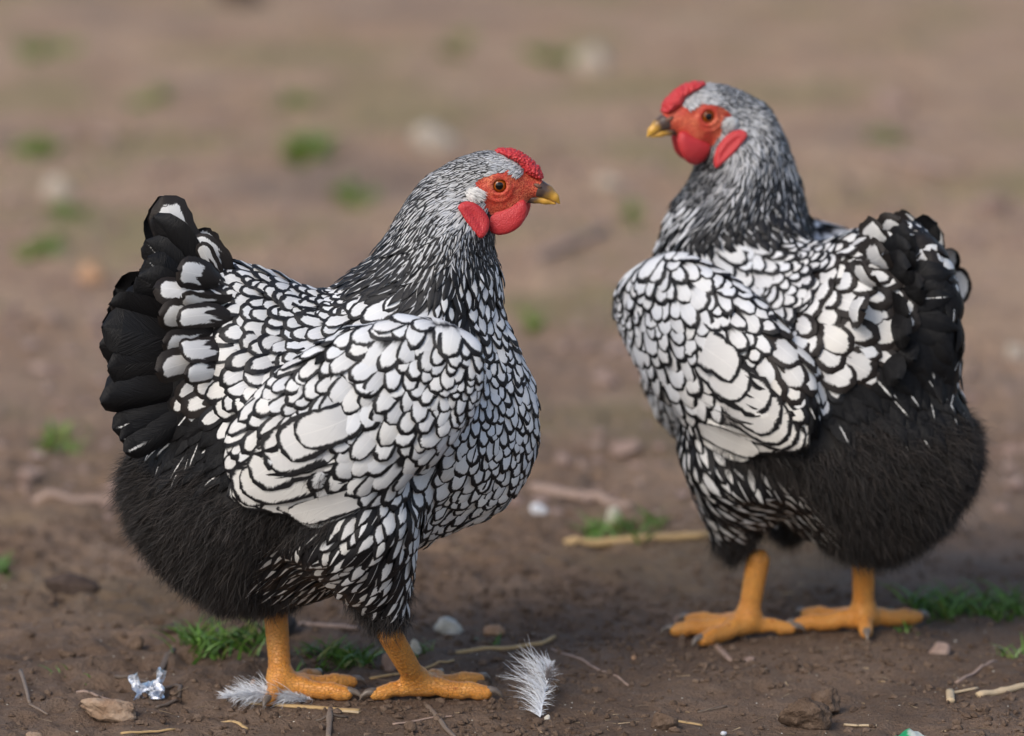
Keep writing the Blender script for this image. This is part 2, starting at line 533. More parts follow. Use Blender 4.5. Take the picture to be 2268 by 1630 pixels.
def torso_sdf(h):
    lo, hi = np.array([-0.19, -0.145, 0.015]), np.array([0.165, 0.145, 0.405])
    G = grid(lo, hi, h)
    X, Z = G[:, 0, :, 0], G[:, 0, :, 2]
    D = poly_d(X, Z, POLY) - 0.0025
    Db = blur2(D, 60)
    w = sstep(0.004, 0.02, D)
    D = D * (1 - w) + Db * w
    Dp = np.maximum(D, 0)
    T = 0.2 * np.sqrt(Dp) * (1 + 5.0 * Dp)
    thin = 1 - 0.42 * sstep(U(0, 520)[1], U(0, 400)[1], Z) * sstep(U(900, 0)[0], U(1000, 0)[0], X)
    thin *= 1 - 0.25 * sstep(U(520, 0)[0], U(380, 0)[0], X) * sstep(U(0, 900)[1], U(0, 700)[1], Z)
    thin *= 1 + 0.18 * sstep(U(0, 900)[1], U(0, 1150)[1], Z) * sstep(U(650, 0)[0], U(450, 0)[0], X)
    T2 = np.where(D > 0, (T * thin) ** 2, 0.03 * D)
    f = G[..., 1] ** 2 - T2[:, None, :]
    g = np.stack(np.gradient(f, h), -1)
    f = f / np.maximum(np.linalg.norm(g, axis=-1), 0.02)
    f = np.clip(f, -0.05, 0.08)
    A = G.copy(); A[..., 1] = np.abs(A[..., 1])
    # folded wing, thigh
    c = U3(800, 858)
    f = smin(f, ell(A, (c[0], 0.087, c[2]), (0.097, 0.025, 0.055), R(30)), 0.015)
    a, b = U3(795, 1120, 0.050), U3(862, 1318, 0.036)
    f = smin(f, rcone(A, a, b, 0.048, 0.013), 0.022)
    f = smin(f, head_sdf(G), 0.008)
    return f, lo, G

print('hen field')
FH = 0.0034
F0, F_LO, F_G = torso_sdf(FH)
FLD = Field(F0, F_LO, FH)
del F_G

# feather tracts: X, Y, flow dx, dy (down positive), length, width, style, lace
GUIDE = [
 # crown and hackle
 (1060,345,-1,.15,20,7,'hackle',.62),(1120,352,-.9,.3,17,5.5,'hackle',.93),(1150,372,-.75,.6,15,5,'hackle',.97),(1000,352,-1,.35,24,8,'hackle',.60),(940,390,-.8,.6,32,10,'hackle',.60),
 (1020,410,-.85,.4,24,8,'hackle',.80),(1010,470,-.6,.8,30,9,'hackle',.80),(890,470,-.6,.8,40,12,'hackle',.58),
 (950,480,-.55,.85,38,11,'hackle',.62),(960,540,-.5,.88,44,13,'hackle',.52),(1020,530,-.3,.95,32,11,'hackle',.62),
 (1055,540,-.1,1,28,10,'hackle',.36),(1095,540,.1,1,26,10,'hackle',.34),(850,540,-.75,.65,55,15,'hackle',.42),
 (910,570,-.6,.8,55,16,'hackle',.42),(990,590,-.25,1,54,18,'hackle',.36),(790,592,-.9,.4,66,16,'hackle',.30),(870,612,-.8,.5,74,20,'hackle',.26),
 (940,625,-.5,.8,64,20,'hackle',.30),
 # breast
 (1040,622,-.15,1,58,20,'spangle',.80),(1105,615,.05,1,48,19,'spangle',.9),(1000,640,-.3,1,60,20,'spangle',.7),(1060,665,-.1,1,60,25,'spangle',1.1),
 (1090,690,0,1,66,30,'laced',.26),(1120,780,.05,1,64,28,'laced',.24),(1180,890,0,1,62,26,'laced',.24),
 (1150,1000,-.25,1,66,29,'laced',.22),(1095,1080,-.5,.85,70,30,'laced',.22),(1010,1135,-.7,.7,70,30,'laced',.24),
 (1075,950,-.15,1,66,28,'laced',.24),(1060,860,-.1,1,58,26,'laced',.26),
 # back
 (760,628,-1,.1,56,20,'laced',.34),(700,640,-1,.1,62,27,'laced',.30),
 # wing bow and coverts
 (870,652,-.8,.5,92,46,'laced',.17),(950,680,-.4,.9,84,42,'laced',.18),(1010,730,-.15,1,62,32,'laced',.20),
 (820,710,-.7,.7,88,46,'laced',.17),(900,760,-.5,.9,76,40,'laced',.18),(980,800,-.35,.95,54,26,'laced',.22),
 (1040,790,-.2,1,46,22,'laced',.24),(790,800,-.6,.8,84,44,'laced',.18),(880,850,-.5,.85,84,44,'laced',.17),
 (960,880,-.45,.85,84,40,'laced',.18),(1030,900,-.35,.9,62,30,'laced',.20),(840,920,-.6,.8,96,48,'laced',.16),
 (930,960,-.55,.8,96,44,'laced',.17),(1000,985,-.5,.8,84,38,'laced',.18),(750,760,-.6,.8,72,36,'laced',.22),
 # saddle and cushion
 (660,648,-.95,.3,72,34,'laced',.26),(600,620,-1,.1,64,30,'laced',.28),(640,710,-.9,.4,78,40,'laced',.24),
 (560,604,-.95,-.2,68,32,'laced',.28),(560,700,-.95,.3,84,44,'laced',.24),(600,790,-.85,.5,84,44,'laced',.22),
 (690,820,-.7,.7,70,34,'laced',.25),(640,870,-.75,.65,82,44,'laced',.24),(555,860,-.85,.5,88,46,'laced',.24),
 (500,780,-1,.2,88,48,'laced',.25),(470,640,-.8,-.45,84,42,'smoky',.30),(480,575,-.75,-.65,72,34,'laced',.30),
 (430,720,-1,0,94,50,'smoky',.36),(560,930,-.7,.7,76,36,'laced',.34),(455,820,-.95,.3,92,50,'smoky',.30),
 # stern
 (400,610,-.7,-.7,100,46,'smoky',.45),(370,700,-.9,-.2,100,46,'black',.35),(370,820,-.7,.6,90,40,'black',.4),(335,900,-.5,.8,80,30,'black',.35),
 (420,910,-.6,.8,74,28,'black',.45),(500,950,-.7,.7,70,28,'black',.4),(380,960,-.5,.85,70,26,'black',.3),
 # fluff
 (450,1030,-.6,.7,70,20,'down',0),(330,1040,-.8,.4,70,20,'down',0),(320,1120,-.8,.5,70,20,'down',0),(450,1150,-.6,.75,70,20,'down',0),
 (560,1040,-.6,.7,70,20,'down',0),(560,1130,-.6,.75,70,20,'down',0),(420,1250,-.5,.8,70,20,'down',0),(500,1310,-.3,.9,70,20,'down',0),
 (600,1320,-.2,.9,70,20,'down',0),(640,1080,-.5,.8,70,20,'down',0),(700,1070,-.5,.8,70,20,'down',0),(780,1320,-.2,.95,70,20,'down',0),
 (540,1220,-.5,.8,70,20,'down',0),(860,1360,-.1,1,50,20,'down',0),(810,1335,-.2,1,50,20,'down',0),
 # thigh
 (720,1150,-.6,.8,86,28,'spangle',.55),(800,1110,-.55,.8,80,31,'spangle',.85),(880,1090,-.5,.85,76,34,'spangle',1.1),
 (640,1190,-.7,.7,90,24,'spangle',.40),(700,1240,-.65,.75,88,24,'spangle',.45),(780,1200,-.55,.8,84,27,'spangle',.62),
 (850,1180,-.45,.88,80,30,'spangle',.85),(930,1130,-.4,.9,76,36,'laced',.26),(945,1190,-.3,.95,72,28,'laced',.28),
 (880,1260,-.35,.9,76,25,'spangle',.75),(920,1270,-.25,.95,66,22,'spangle',.9),(820,1270,-.45,.88,80,24,'spangle',.50),(740,1290,-.55,.8,80,22,'spangle',.40),
 (620,1250,-.6,.75,80,20,'spangle',.25),
]
GP = np.array([U(g[0], g[1]) for g in GUIDE])
GD = np.array([(g[2] * SX, -g[3] * SZ) for g in GUIDE]); GD /= np.linalg.norm(GD, axis=1, keepdims=True)
GL = np.array([g[4] for g in GUIDE]) * SX
GW = np.array([g[5] for g in GUIDE]) * SX
STY = ['laced', 'hackle', 'spangle', 'black', 'smoky', 'down']
GS = np.array([STY.index(g[6]) for g in GUIDE])
GK = np.array([g[7] for g in GUIDE])
GW = np.where((GS == 0) | (GS == 4), GW * .79, GW); GL = np.where((GS == 0) | (GS == 4), GL * .86, GL)

def tract(P, jit=None):
    """flow direction, length, width, style, lace at points on the hen"""
    q = P[..., [0, 2]]
    d = np.linalg.norm(q[:, None] - GP[None], axis=-1)
    w = 1 / (d + 0.004) ** 4.5
    w /= w.sum(1, keepdims=True)
    fl = w @ GD
    fl = np.stack([fl[:, 0], np.zeros(len(fl)), fl[:, 1]], -1)
    dj = d + (jit if jit is not None else 0)
    k = np.argmin(dj, 1)
    return unit(fl), w @ GL, w @ GW, GS[k], GK[k] * 0.6 + 0.4 * (w @ GK)

FACE = [(-20,.3),(-11.2,6.8),(-1.8,9.6),(5.9,10.2),(13.6,5.6),(17.2,8.4),(22,9),(34,6),(46,-14),(40,-19),(20,-19),(18,-24),(-1,-35),(-7.7,-23),(-12.4,-13.5),(-11.8,-5.6),(-18.4,-.9)]
FACE = [(EYE[0] + a / 1000, EYE[2] + b / 1000) for a, b in FACE]
COMB = [(-2.4,22.8),(4.1,24.0),(11.2,22.8),(17.2,19.8),(23.1,15.4),(27.8,10.8),(30.2,4.6),(29.6,2.4),(23.1,4.4),(17.2,8),(13.6,13.6),(7.1,16.8),(1.2,20)]
COMB = crom([(EYE[0] + a / 1000, EYE[2] + b / 1000) for a, b in COMB], 3)
WATTLE = [(-7.6,-21),(4,-15.5),(15.8,-10.6),(19.4,-15),(19.2,-21),(15.8,-28),(8.7,-33.6),(-.6,-35.6),(-6.9,-32.6),(-9.4,-26.8)]
WATTLE = crom([(EYE[0] + a / 1000, EYE[2] + b / 1000) for a, b in WATTLE], 4)
LOBE = [(-29,-13.3),(-24.9,-9.9),(-18.4,-10.5),(-12.4,-14.5),(-8.4,-19.8),(-6.6,-25),(-8.2,-31.8),(-13,-35.6),(-17.4,-31),(-22.5,-24.6),(-26.4,-18)]
LOBE = crom([(EYE[0] + a / 1000, EYE[2] + b / 1000) for a, b in LOBE], 4)

FLZ = np.array([U(*p) for p in ((605,940),(655,958),(715,985),(790,1000),(850,1026),(800,1062),(680,1095),(600,1070),(470,1065),(460,1030),(560,960),(590,915))])
FR, FC = 7, 5                       # rows, columns of a vane
FV = np.array([0, .2, .42, .6, .76, .9, 1.0])
FU = np.array([-1, -.55, 0, .55, 1.0])
_i = np.arange(FR - 1)[:, None] * FC; _j = np.arange(FC - 1)[None]
FQ = np.stack([_i + _j, _i + _j + 1, _i + FC + _j + 1, _i + FC + _j], -1).reshape(-1, 4)

def outline(v, style):
    """half width of the vane at v for each feather style"""
    y0 = 0.55
    tip = np.sqrt(np.maximum(1 - (np.maximum(v - y0, 0) / (1 - y0)) ** 2, 0.0))
    base = 0.55 + 0.45 * sstep(0, 0.4, v)
    tip = np.maximum(1 - (np.maximum(v - y0, 0) / (1 - y0)) ** 2.5, 0.0) ** (1 / 2.2)
    w = base * np.maximum(tip, 0.12)
    if style == 'hackle':
        w = base * np.clip(1 - np.maximum(v - 0.45, 0) ** 1.4 / 0.55 ** 1.4, 0.04, 1)
    elif style in ('spangle', 'black'):
        w = base * np.clip(1 - (np.maximum(v - 0.5, 0) / 0.5) ** 1.8, 0.06, 1)
    return w
OUTW = np.array([outline(FV, s) for s in STY])

def lay_feathers(P0, fl, L, W, S, rg, lift, base, steps=None):
    """vanes that follow the body: n feathers -> (n, FR*FC, 3)"""
    n = len(P0)
    P = FLD.project(P0); rows = []
    N = FLD.normal(P)
    t = unit(fl - (fl * N).sum(-1, keepdims=True) * N)
    ang = rg.normal(0, 0.17, n)[:, None]
    t = unit(t * np.cos(ang) + np.cross(N, t) * np.sin(ang))
    vprev = 0.35
    # march both ways from the middle of the vane
    pos = {}
    for seq in (range(2, FR), range(1, -1, -1)):
        p, tt, vp = P.copy(), t.copy(), vprev
        for k in seq:
            dv = FV[k] - vp
            p = FLD.project(p + tt * (dv * L)[:, None], 2)
            nn = FLD.normal(p)
            tt = unit(tt - (tt * nn).sum(-1, keepdims=True) * nn)
            pos[k] = (p, nn, tt); vp = FV[k]
    roll = rg.normal(0, 0.10, n)
    curl = rg.normal(0.0, 0.55, n)
    out = np.zeros((n, FR, FC, 3))
    for k in range(FR):
        p, nn, tt = pos[k]
        side = np.cross(nn, tt)
        hw = 0.5 * W * OUTW[S, k]
        for c in range(FC):
            q = p + side * (FU[c] * hw)[:, None]
            # barbs slant towards the tip
            q = q + tt * (-abs(FU[c]) * 0.0 * L)[:, None]
            if abs(FU[c]) > 0.3: q = 0.25 * q + 0.75 * FLD.project(q, 2)
            h = base + lift * (FV[k] - 0.30) * (1 + curl * 0.5) - 0.10 * W * FU[c] ** 2 * 0.6 + roll * FU[c] * hw
            h = h - lift * 0.35 * np.maximum(FV[k] - 0.8, 0) / 0.2
            out[:, k, c] = q + nn * h[:, None]
    return out.reshape(n, FR * FC, 3)

def vane_uv(S):
    uv = np.zeros((len(S), FR, FC, 2))
    uv[..., 0] = FU[None, None] * OUTW[S][:, :, None]
    # laced vanes: true outline coordinates so the lacing keeps an even width
    uv[..., 1] = FV[None, :, None]
    return uv.reshape(len(S), FR * FC, 2)

def free_feather(base, tip, width, normal, bend, style, rg, nr=16, camber=0.10, outl='laced'):
    """long flight or tail feather in space"""
    base, tip, normal = map(lambda a: np.array(a, float), (base, tip, normal))
    ax = tip - base; L = np.linalg.norm(ax); ax /= L
    nrm = unit(normal - (normal @ ax) * ax); side = np.cross(nrm, ax)
    v = np.concatenate([np.linspace(0, .8, nr - 3), [.88, .95, 1.0]])
    u = np.array([-1, -.6, -.25, 0, .25, .6, 1.0])
    y0 = 0.80
    tipw = np.sqrt(np.maximum(1 - (np.maximum(v - y0, 0) / (1 - y0)) ** 2, 0.012))
    hw = 0.5 * width * (0.55 + 0.45 * sstep(0, .35, v)) * tipw
    V = np.zeros((len(v), len(u), 3))
    nick = 1 + rg.normal(0, .035, len(v)); slew = rg.normal(0, .16)
    for k in range(len(v)):
        c = base + ax * L * v[k] + nrm * bend * L * (v[k] * v[k] - v[k]) + side * slew * L * (v[k] * v[k] - v[k])
        ek = 1 + (nick[k] - 1) * (np.abs(u) > .9) * (v[k] > .3)
        V[k] = c + side * (u * ek * hw[k])[:, None] - ax * (np.abs(u) > .9)[:, None] * abs(rg.normal(0, .006)) * L * (v[k] > .3) - nrm * (camber * width * u ** 2)[:, None]
    uv = np.zeros((len(v), len(u), 2))
    uv[..., 0] = u * (hw / hw.max())[:, None]
    # shader treats the last 45% as the round tip: squeeze so both agree
    uv[..., 1] = np.where(v < y0, v / y0 * 0.55, 0.55 + (v - y0) / (1 - y0) * 0.45)[:, None]
    m = len(u); i = np.arange(len(v) - 1)[:, None] * m; j = np.arange(m - 1)[None]
    F = np.stack([i + j, i + j + 1, i + m + j + 1, i + m + j], -1).reshape(-1, 4)
    return V.reshape(-1, 3), F, uv.reshape(-1, 2)

# sample the tracts
print('sampling')
BV, BF = surface_nets(F0, F_LO, FH)
BV = FLD.project(BV, 3)
def sample_surface(n, rg, mask=None):
    a, b, c, d = (BV[BF[:, k]] for k in range(4))
    ar = 0.5 * np.linalg.norm(np.cross(c - a, d - b), axis=1)
    if mask is not None: ar = ar * mask(a)
    k = rg.choice(len(BF), n, p=ar / ar.sum())
    u, v = rg.random((2, n, 1))
    return (a[k] * (1 - u) + b[k] * u) * (1 - v) + (d[k] * (1 - u) + c[k] * u) * v

def pick(P, rad):
    kd = kdtree.KDTree(len(P))
    for i, p in enumerate(P): kd.insert(p, i)
    kd.balance()
    dead = np.zeros(len(P), bool); keep = []
    for i in range(len(P)):
        if dead[i]: continue
        keep.append(i)
        for _, j, _ in kd.find_range(P[i], rad[i]): dead[j] = True
    return np.array(keep)

def ribbons(root, d0, d1, L, w, rg, seg=3):
    """thin tapering barbs: root, start and end direction -> V, F"""
    n = len(root)
    t = np.linspace(0, 1, seg + 1)
    view = rg.normal(0, 1, (n, 3))
    side = unit(np.cross(d0, view))
    P = np.zeros((n, seg + 1, 2, 3)); p = root.copy()
    for k in range(seg + 1):
        d = unit(d0 * (1 - t[k]) + d1 * t[k])
        if k: p = p + d * (L / seg)[:, None]
        ww = w * (1 - 0.85 * t[k])
        P[:, k, 0] = p - side * ww[:, None] * .5; P[:, k, 1] = p + side * ww[:, None] * .5
    i = (np.arange(n) * (seg + 1) * 2)[:, None]; j = np.arange(seg)[None] * 2
    F = np.stack([i + j, i + j + 1, i + j + 3, i + j + 2], -1).reshape(-1, 4)
    return P.reshape(-1, 3), F

def make_leg(hock, ankle, yaw, toes, hallux, rg):
    """shank and foot; returns mesh and list of claws"""
    hock, ankle = np.array(hock), np.array(ankle)
    lo = np.minimum(hock, ankle) - 0.07; hi = np.maximum(hock, ankle) + 0.07
    lo[2] = -0.012; hi[2] = hock[2] + 0.022
    h = 0.0013
    G = grid(lo, hi, h)
    ax = unit(ankle - hock)
    s = (G - hock) @ ax
    f = rcone(G, hock, ankle, 0.0086, 0.0074)
    f = smin(f, np.linalg.norm(G - ankle, axis=-1) - 0.0098, 0.006)
    f = f - 0.00045 * np.abs(np.sin(s * math.pi / 0.0052)) * (s < np.linalg.norm(ankle - hock) + .004)
    claws = []
    def toe(a, L, r0, r1, nseg, z0):
        nonlocal f
        d = np.array([math.cos(a), math.sin(a), 0.0])
        p0 = ankle + d * 0.004; p0[2] = z0
        pts = [p0]
        for k in range(1, nseg + 1):
            q = ankle + d * (0.004 + L * k / nseg)
            fr = k / nseg
            q[2] = z0 * (1 - fr) ** 1.5 + (r1 + 0.0004) * (1 - (1 - fr) ** 1.5) + (0.0016 if k % 2 else 0)
            pts.append(q)
        rr = np.linspace(r0, r1, nseg + 1)
        g = None
        for k in range(nseg):
            c = rcone(G, pts[k], pts[k + 1], rr[k], rr[k + 1])
            g = c if g is None else smin(g, c, 0.002)
            pad = (pts[k] + pts[k + 1]) / 2 + np.array([0, 0, -0.0015])
            g = smin(g, np.linalg.norm(G - pad, axis=-1) - rr[k] * 0.95, 0.003)
        sd = (G - ankle) @ d
        g = g - 0.0005 * np.abs(np.sin(sd * math.pi / 0.0042)) * (G[..., 2] > 0.004)
        f = smin(f, g, 0.005)
        e = pts[-1]
        cl = [e + d * x + np.array([0, 0, z]) for x, z in ((-.002, .0015), (.003, .0022), (.0065, .0018), (.0095, .0), (.0118, -.0035))]
        claws.append(tube(cl, [.0033, .0031, .0024, .0015, .0004], 8))
    for a, L in toes: toe(yaw + a, L, 0.0062, 0.0048, 4, 0.0092)
    toe(yaw + hallux[0], hallux[1], 0.0052, 0.0042, 2, 0.009)
    f = np.maximum(f, -(G[..., 2] + 0.001))
    V, F = surface_nets(f, lo, h)
    return relax(V, F, 1), F, claws

def build_hen(name, loc, yaw, warp, legs, label, seed, tails):
    rg = np.random.default_rng(seed)
    root = bpy.data.objects.new(name, None)
    COL.objects.link(root)
    root.location = loc; root.rotation_euler = (0, 0, yaw)
    root.empty_display_size = 0.05
    tag(root, label, 'hen', 'laced hens standing in the yard')
    Wp = lambda V: warp(np.asarray(V, float))
    # ---- body, head and legs: one skin
    cen = BV[BF].mean(1)
    inhead = (cen[:, 0] > EYE[0] - 0.020) & (cen[:, 2] > EYE[2] - 0.022)
    parts = [(Wp(BV), BF[~inhead])]; mi = [np.zeros((~inhead).sum(), int)]
    hh = 0.0009
    G = grid(EYE - np.array([0.024, 0.024, 0.030]), EYE + np.array([0.036, 0.024, 0.028]), hh)
    f = smin(np.clip(FLD.val(G), -.02, .03) + 0.0006, head_sdf(G), 0.001)
    sock = np.linalg.norm(np.stack([G[..., 0] - EYE[0], np.abs(G[..., 1]) - 0.0105, G[..., 2] - EYE[2]], -1), axis=-1) - 0.0060
    f = np.maximum(f, -sock)
    HV, HF = surface_nets(f, G[0, 0, 0], hh)
    HV = relax(HV, HF, 2)
    hc = HV[HF].mean(1)
    bare = (poly_d(hc[:, 0], hc[:, 2], np.array(FACE)) > -0.0006)
    parts.append((Wp(HV), HF)); mi.append(np.where(bare, 1, 3))
    claws = []
    for lg in legs:
        V, F, cl = make_leg(*lg, rg)
        parts.append((V, F)); mi.append(np.full(len(F), 2)); claws += cl
    V, F = join(parts)
    body = mk('body', V, F, [M['under'], M['face'], M['leg'], M['crown']], root, mi=np.concatenate(mi))
    for V, F in claws: mk('claw', V, F, M['claw'], root)
    # ---- head furniture
    lo = np.array([COMB[:, 0].min(), -0.013, COMB[:, 1].min()]) - 0.003
    hi = np.array([COMB[:, 0].max(), 0.013, COMB[:, 1].max()]) + 0.003
    def cprof(D): return 0.0085 * np.sqrt(np.clip(D / 0.005, 0, 1) * (2 - np.clip(D / 0.005, 0, 1))) + 0.0001
    V, F = inflate(lo, hi, 0.00052, COMB, cprof, 0.0)
    V = relax(V, F, 2)
    fn = np.zeros_like(V); cr = np.cross(V[F[:, 2]] - V[F[:, 0]], V[F[:, 3]] - V[F[:, 1]])
    for k_ in range(4): np.add.at(fn, F[:, k_], cr)
    ctr = V[rg.choice(len(V), 420)]
    kd = pick(ctr, np.full(420, .0015)); ctr = ctr[kd]
    d2 = ((V[:, None] - ctr[None]) ** 2).sum(-1).min(1)
    V = V + unit(fn) * (0.0013 * np.exp(-d2 / .00095 ** 2) - .0003)[:, None]
    mk('comb', Wp(V), F, M['comb'], root)
    def ysurf(x, z):
        ys = np.linspace(0.06, 0.0, 121)
        v = FLD.val(np.stack([np.full(121, x), ys, np.full(121, z)], -1))
        k = np.argmax(v < 0); return ys[k]
    for sgn in (-1, 1):
        wn_ = lambda D: 0.0042 * np.sqrt(np.clip(D / 0.008, 0, 1) * (2 - np.clip(D / 0.008, 0, 1))) + 0.0002
        lo = np.array([WATTLE[:, 0].min() - .003, -0.008, WATTLE[:, 1].min() - .003]); hi = np.array([WATTLE[:, 0].max() + .003, 0.008, WATTLE[:, 1].max() + .003])
        V, F = inflate(lo, hi, 0.0008, WATTLE, wn_)
        V = relax(V, F, 3)
        V[:, 1] = (V[:, 1] + 0.0085 + 0.10 * (EYE[2] - 0.018 - V[:, 2])) * sgn
        if sgn < 0: F = F[:, ::-1]
        V[:, 0] += 0.0022 * (sgn > 0)
        mk('wattle', Wp(V), F, M['wattle'], root)
        lo = np.array([LOBE[:, 0].min() - .003, -0.008, LOBE[:, 1].min() - .003]); hi = np.array([LOBE[:, 0].max() + .003, 0.008, LOBE[:, 1].max() + .003])
        ln_ = lambda D: 0.0026 * np.sqrt(np.clip(D / 0.004, 0, 1) * (2 - np.clip(D / 0.004, 0, 1))) * (1 - 0.45 * sstep(.003, .007, D)) + 0.0002
        V, F = inflate(lo, hi, 0.0008, LOBE, ln_)
        V = relax(V, F, 3)
        y0 = [ysurf(EYE[0] + a / 1000, EYE[2] + b / 1000) for a, b in ((-26, -14), (-12, -22), (-13, -31))]
        xs = EYE[0] + np.array([-26, -12, -13]) / 1000; zs = EYE[2] + np.array([-14, -22, -31]) / 1000
        co = np.linalg.solve(np.stack([np.ones(3), xs, zs], -1), np.array(y0))
        V[:, 1] = (V[:, 1] + co[0] + co[1] * V[:, 0] + co[2] * V[:, 2] + 0.0044) * sgn
        if sgn < 0: F = F[:, ::-1]
        mk('earlobe', Wp(V), F, M['wattle'], root)
        # eye: rings about the side axis, pupil / iris / dark rim
        th = np.concatenate([np.linspace(0, .40, 4), np.linspace(.50, .86, 4), np.linspace(.97, 1.6, 4)])
        n = 28; ph = np.linspace(0, 2 * np.pi, n, endpoint=False)
        r = 0.0057
        V = np.stack([np.sin(th)[:, None] * np.cos(ph), np.cos(th)[:, None] + 0 * ph, np.sin(th)[:, None] * np.sin(ph)], -1) * r
        # cornea a little forward
        V = V.reshape(-1, 3) + np.array([0, 0.0100, 0]); V[:, 1] -= 0.10 * V[:, 0]
        V = V * np.array([1, sgn, 1]) + EYE
        i = np.arange(len(th) - 1)[:, None] * n; j = np.arange(n)[None]
        F = np.stack([i + j, i + (j + 1) % n, i + n + (j + 1) % n, i + n + j], -1).reshape(-1, 4)
        if sgn < 0: F = F[:, ::-1]
        ring = np.repeat(np.arange(len(th) - 1), n)
        mats = [M['iris'], M['pupil'], M['rim']]
        eye = mk('eye', Wp(V), F, mats, root, mi=np.where(ring < 4, 1, np.where(ring < 8, 0, 2)))
        # ear tuft
        c = EYE + np.array([-0.0178, 0, -0.0057])
        ys = ysurf(c[0], c[2])
        n = 420
        a = rg.uniform(0, 2 * np.pi, n); rr = np.sqrt(rg.random(n))
        rt = np.stack([c[0] + 0.0060 * rr * np.cos(a), np.full(n, ys + 0.0012), c[2] + 0.0050 * rr * np.sin(a)], -1)
        rt[:, 1] = (rt[:, 1] + 0.0030 * (1 - rr ** 2))
        d0 = unit(np.stack([0.55 + 0.3 * np.cos(a), np.full(n, .7), -.25 + .4 * np.sin(a)], -1) + rg.normal(0, .12, (n, 3)))
        d1 = unit(np.stack([np.full(n, .9), np.full(n, .1), np.full(n, -.45)], -1) + rg.normal(0, .15, (n, 3)))
        V, F = ribbons(rt, d0, d1, rg.uniform(.003, .0052, n), np.full(n, .0006), rg)
        V[:, 1] *= sgn
        mk('ear_tuft', Wp(V), F, M['tuft'], root)
    # beak
    def bsolid(chain, ysq, h=0.0007, cut=None):
        pts = [EYE + np.array([a / 1000, 0, b / 1000]) for a, b, _ in chain]
        rs = [c / 1000 for _, _, c in chain]
        P_ = np.array(pts); lo = P_.min(0) - .010; hi = P_.max(0) + .010
        G = grid(lo, hi, h); q = G.copy(); q[..., 1] *= ysq
        f = None
        for k in range(len(pts) - 1):
            c = rcone(q, pts[k], pts[k + 1], rs[k], rs[k + 1])
            f = c if f is None else smin(f, c, 0.002)
        if cut is not None: f = np.maximum(f, cut(G - EYE))
        V, F = surface_nets(f, lo, h)
        V = relax(V, F, 1)
        q = V - EYE
        c = np.clip(0.10 + (q[:, 0] - 0.030) / 0.018 + np.clip((-0.005 - q[:, 2]) / 0.010, 0, 1) * .45, 0, 1)
        col = np.stack([c, c, c, np.ones_like(c)], -1)
        return V, F, col
    up_cut = lambda q: -(q[..., 2] - (-0.0118 + 0.0022 * np.clip((q[..., 0] - .012) / .014, 0, 1) - 0.0060 * np.clip((q[..., 0] - .026) / .016, 0, 1) ** 1.5))
    V, F, c = bsolid([(20, -5, 5.6), (28, -4.6, 5.7), (33.5, -6.8, 4.7), (38.6, -10.6, 2.9), (42, -15, 0.9)], 1.12, cut=up_cut)
    mk('upper_beak', Wp(V), F, M['beak'], root, col=c)
    lo_cut = lambda q: q[..., 2] - (-0.01195 + 0.0022 * np.clip((q[..., 0] - .012) / .014, 0, 1) - 0.0060 * np.clip((q[..., 0] - .026) / .016, 0, 1) ** 1.5)
    V, F, c = bsolid([(13, -12.2, 2.2), (24, -11.4, 3.2), (32, -12.8, 2.6), (39.2, -15.2, 0.9)], 1.05, cut=lo_cut)
    mk('lower_beak', Wp(V), F, M['beak'], root, col=np.minimum(c + np.array([.25, .25, .25, 0]), 1))
    for sgn in (-1, 1):
        c = EYE + np.array([0.0268, 0.0052 * sgn, -0.0016])
        V, F = tube([c + np.array([x, 0, -0.45 * x]) for x in (-.0030, -.0018, 0, .0018, .0030)], [.0003, .0012, .0016, .0013, .0003], 10)
        mk('nostril', Wp(V), F, M['nostril'], root)

    # ---- plumage
    P = sample_surface(52000, rg)
    P = np.vstack([sample_surface(9000, rg, lambda c: (c[:, 2] > EYE[2] - 0.006) & (c[:, 0] > EYE[0] - .034)),
                   sample_surface(11000, rg, lambda c: (c[:, 2] > EYE[2] - 0.045) & (c[:, 0] > .02)), P])
    jit = rg.normal(0, 0.004, (len(P), 1)) * rg.random((len(P), len(GUIDE)))
    fl, L, W, S, K = tract(P, jit)
    onw = ((S == 1) | (S == 2)) & (np.abs(P[:, 1]) > 0.060) & (P[:, 2] > U(0, 720)[1]) & (P[:, 2] < U(0, 540)[1]) & (P[:, 0] < U(1060, 0)[0])
    S = np.where(onw, 0, S); K = np.where(onw, .2, K); W = np.where(onw, 38 * SX, W); L = np.where(onw, 78 * SX, L)
    for line, wd in (((1086,730),(1094,840),(1088,920),(1062,1000)), 8), (((746,680),(736,760),(716,835)), 5):
        pl_ = np.array([U(*q) for q in line]); dd = np.full(len(P), 1.0)
        for q0, q1 in zip(pl_[:-1], pl_[1:]):
            e_ = q1 - q0; tt_ = np.clip(((P[:, [0, 2]] - q0) @ e_) / (e_ @ e_), 0, 1)
            dd = np.minimum(dd, np.linalg.norm(P[:, [0, 2]] - q0 - tt_[:, None] * e_, axis=1))
        pt = (dd < wd * SX) & (np.abs(P[:, 1]) > .045)      # the dark parting before and behind the wing
        S = np.where(pt, 3, S); K = np.where(pt, 0, K); W = np.where(pt, 15 * SX, W); L = np.where(pt, 30 * SX, L)
    if seed == 34:      # this hen's cushion is laced right round the far side, and dusky on the near one
        fs = (S == 3) & (P[:, 0] < U(560, 0)[0]) & (P[:, 1] < -.012) & (P[:, 2] > U(0, 940)[1])
        S = np.where(fs, 0, S); K = np.where(fs, .3, K); W = np.where(fs, 34 * SX, W); L = np.where(fs, 84 * SX, L)
        sm = (S == 0) & (P[:, 1] > .015) & (P[:, 0] < U(640, 0)[0]) & (P[:, 2] > U(0, 900)[1])
        S = np.where(sm, 4, S); W = np.where(sm, W * 1.35, W); L = np.where(sm, L * 1.2, L)
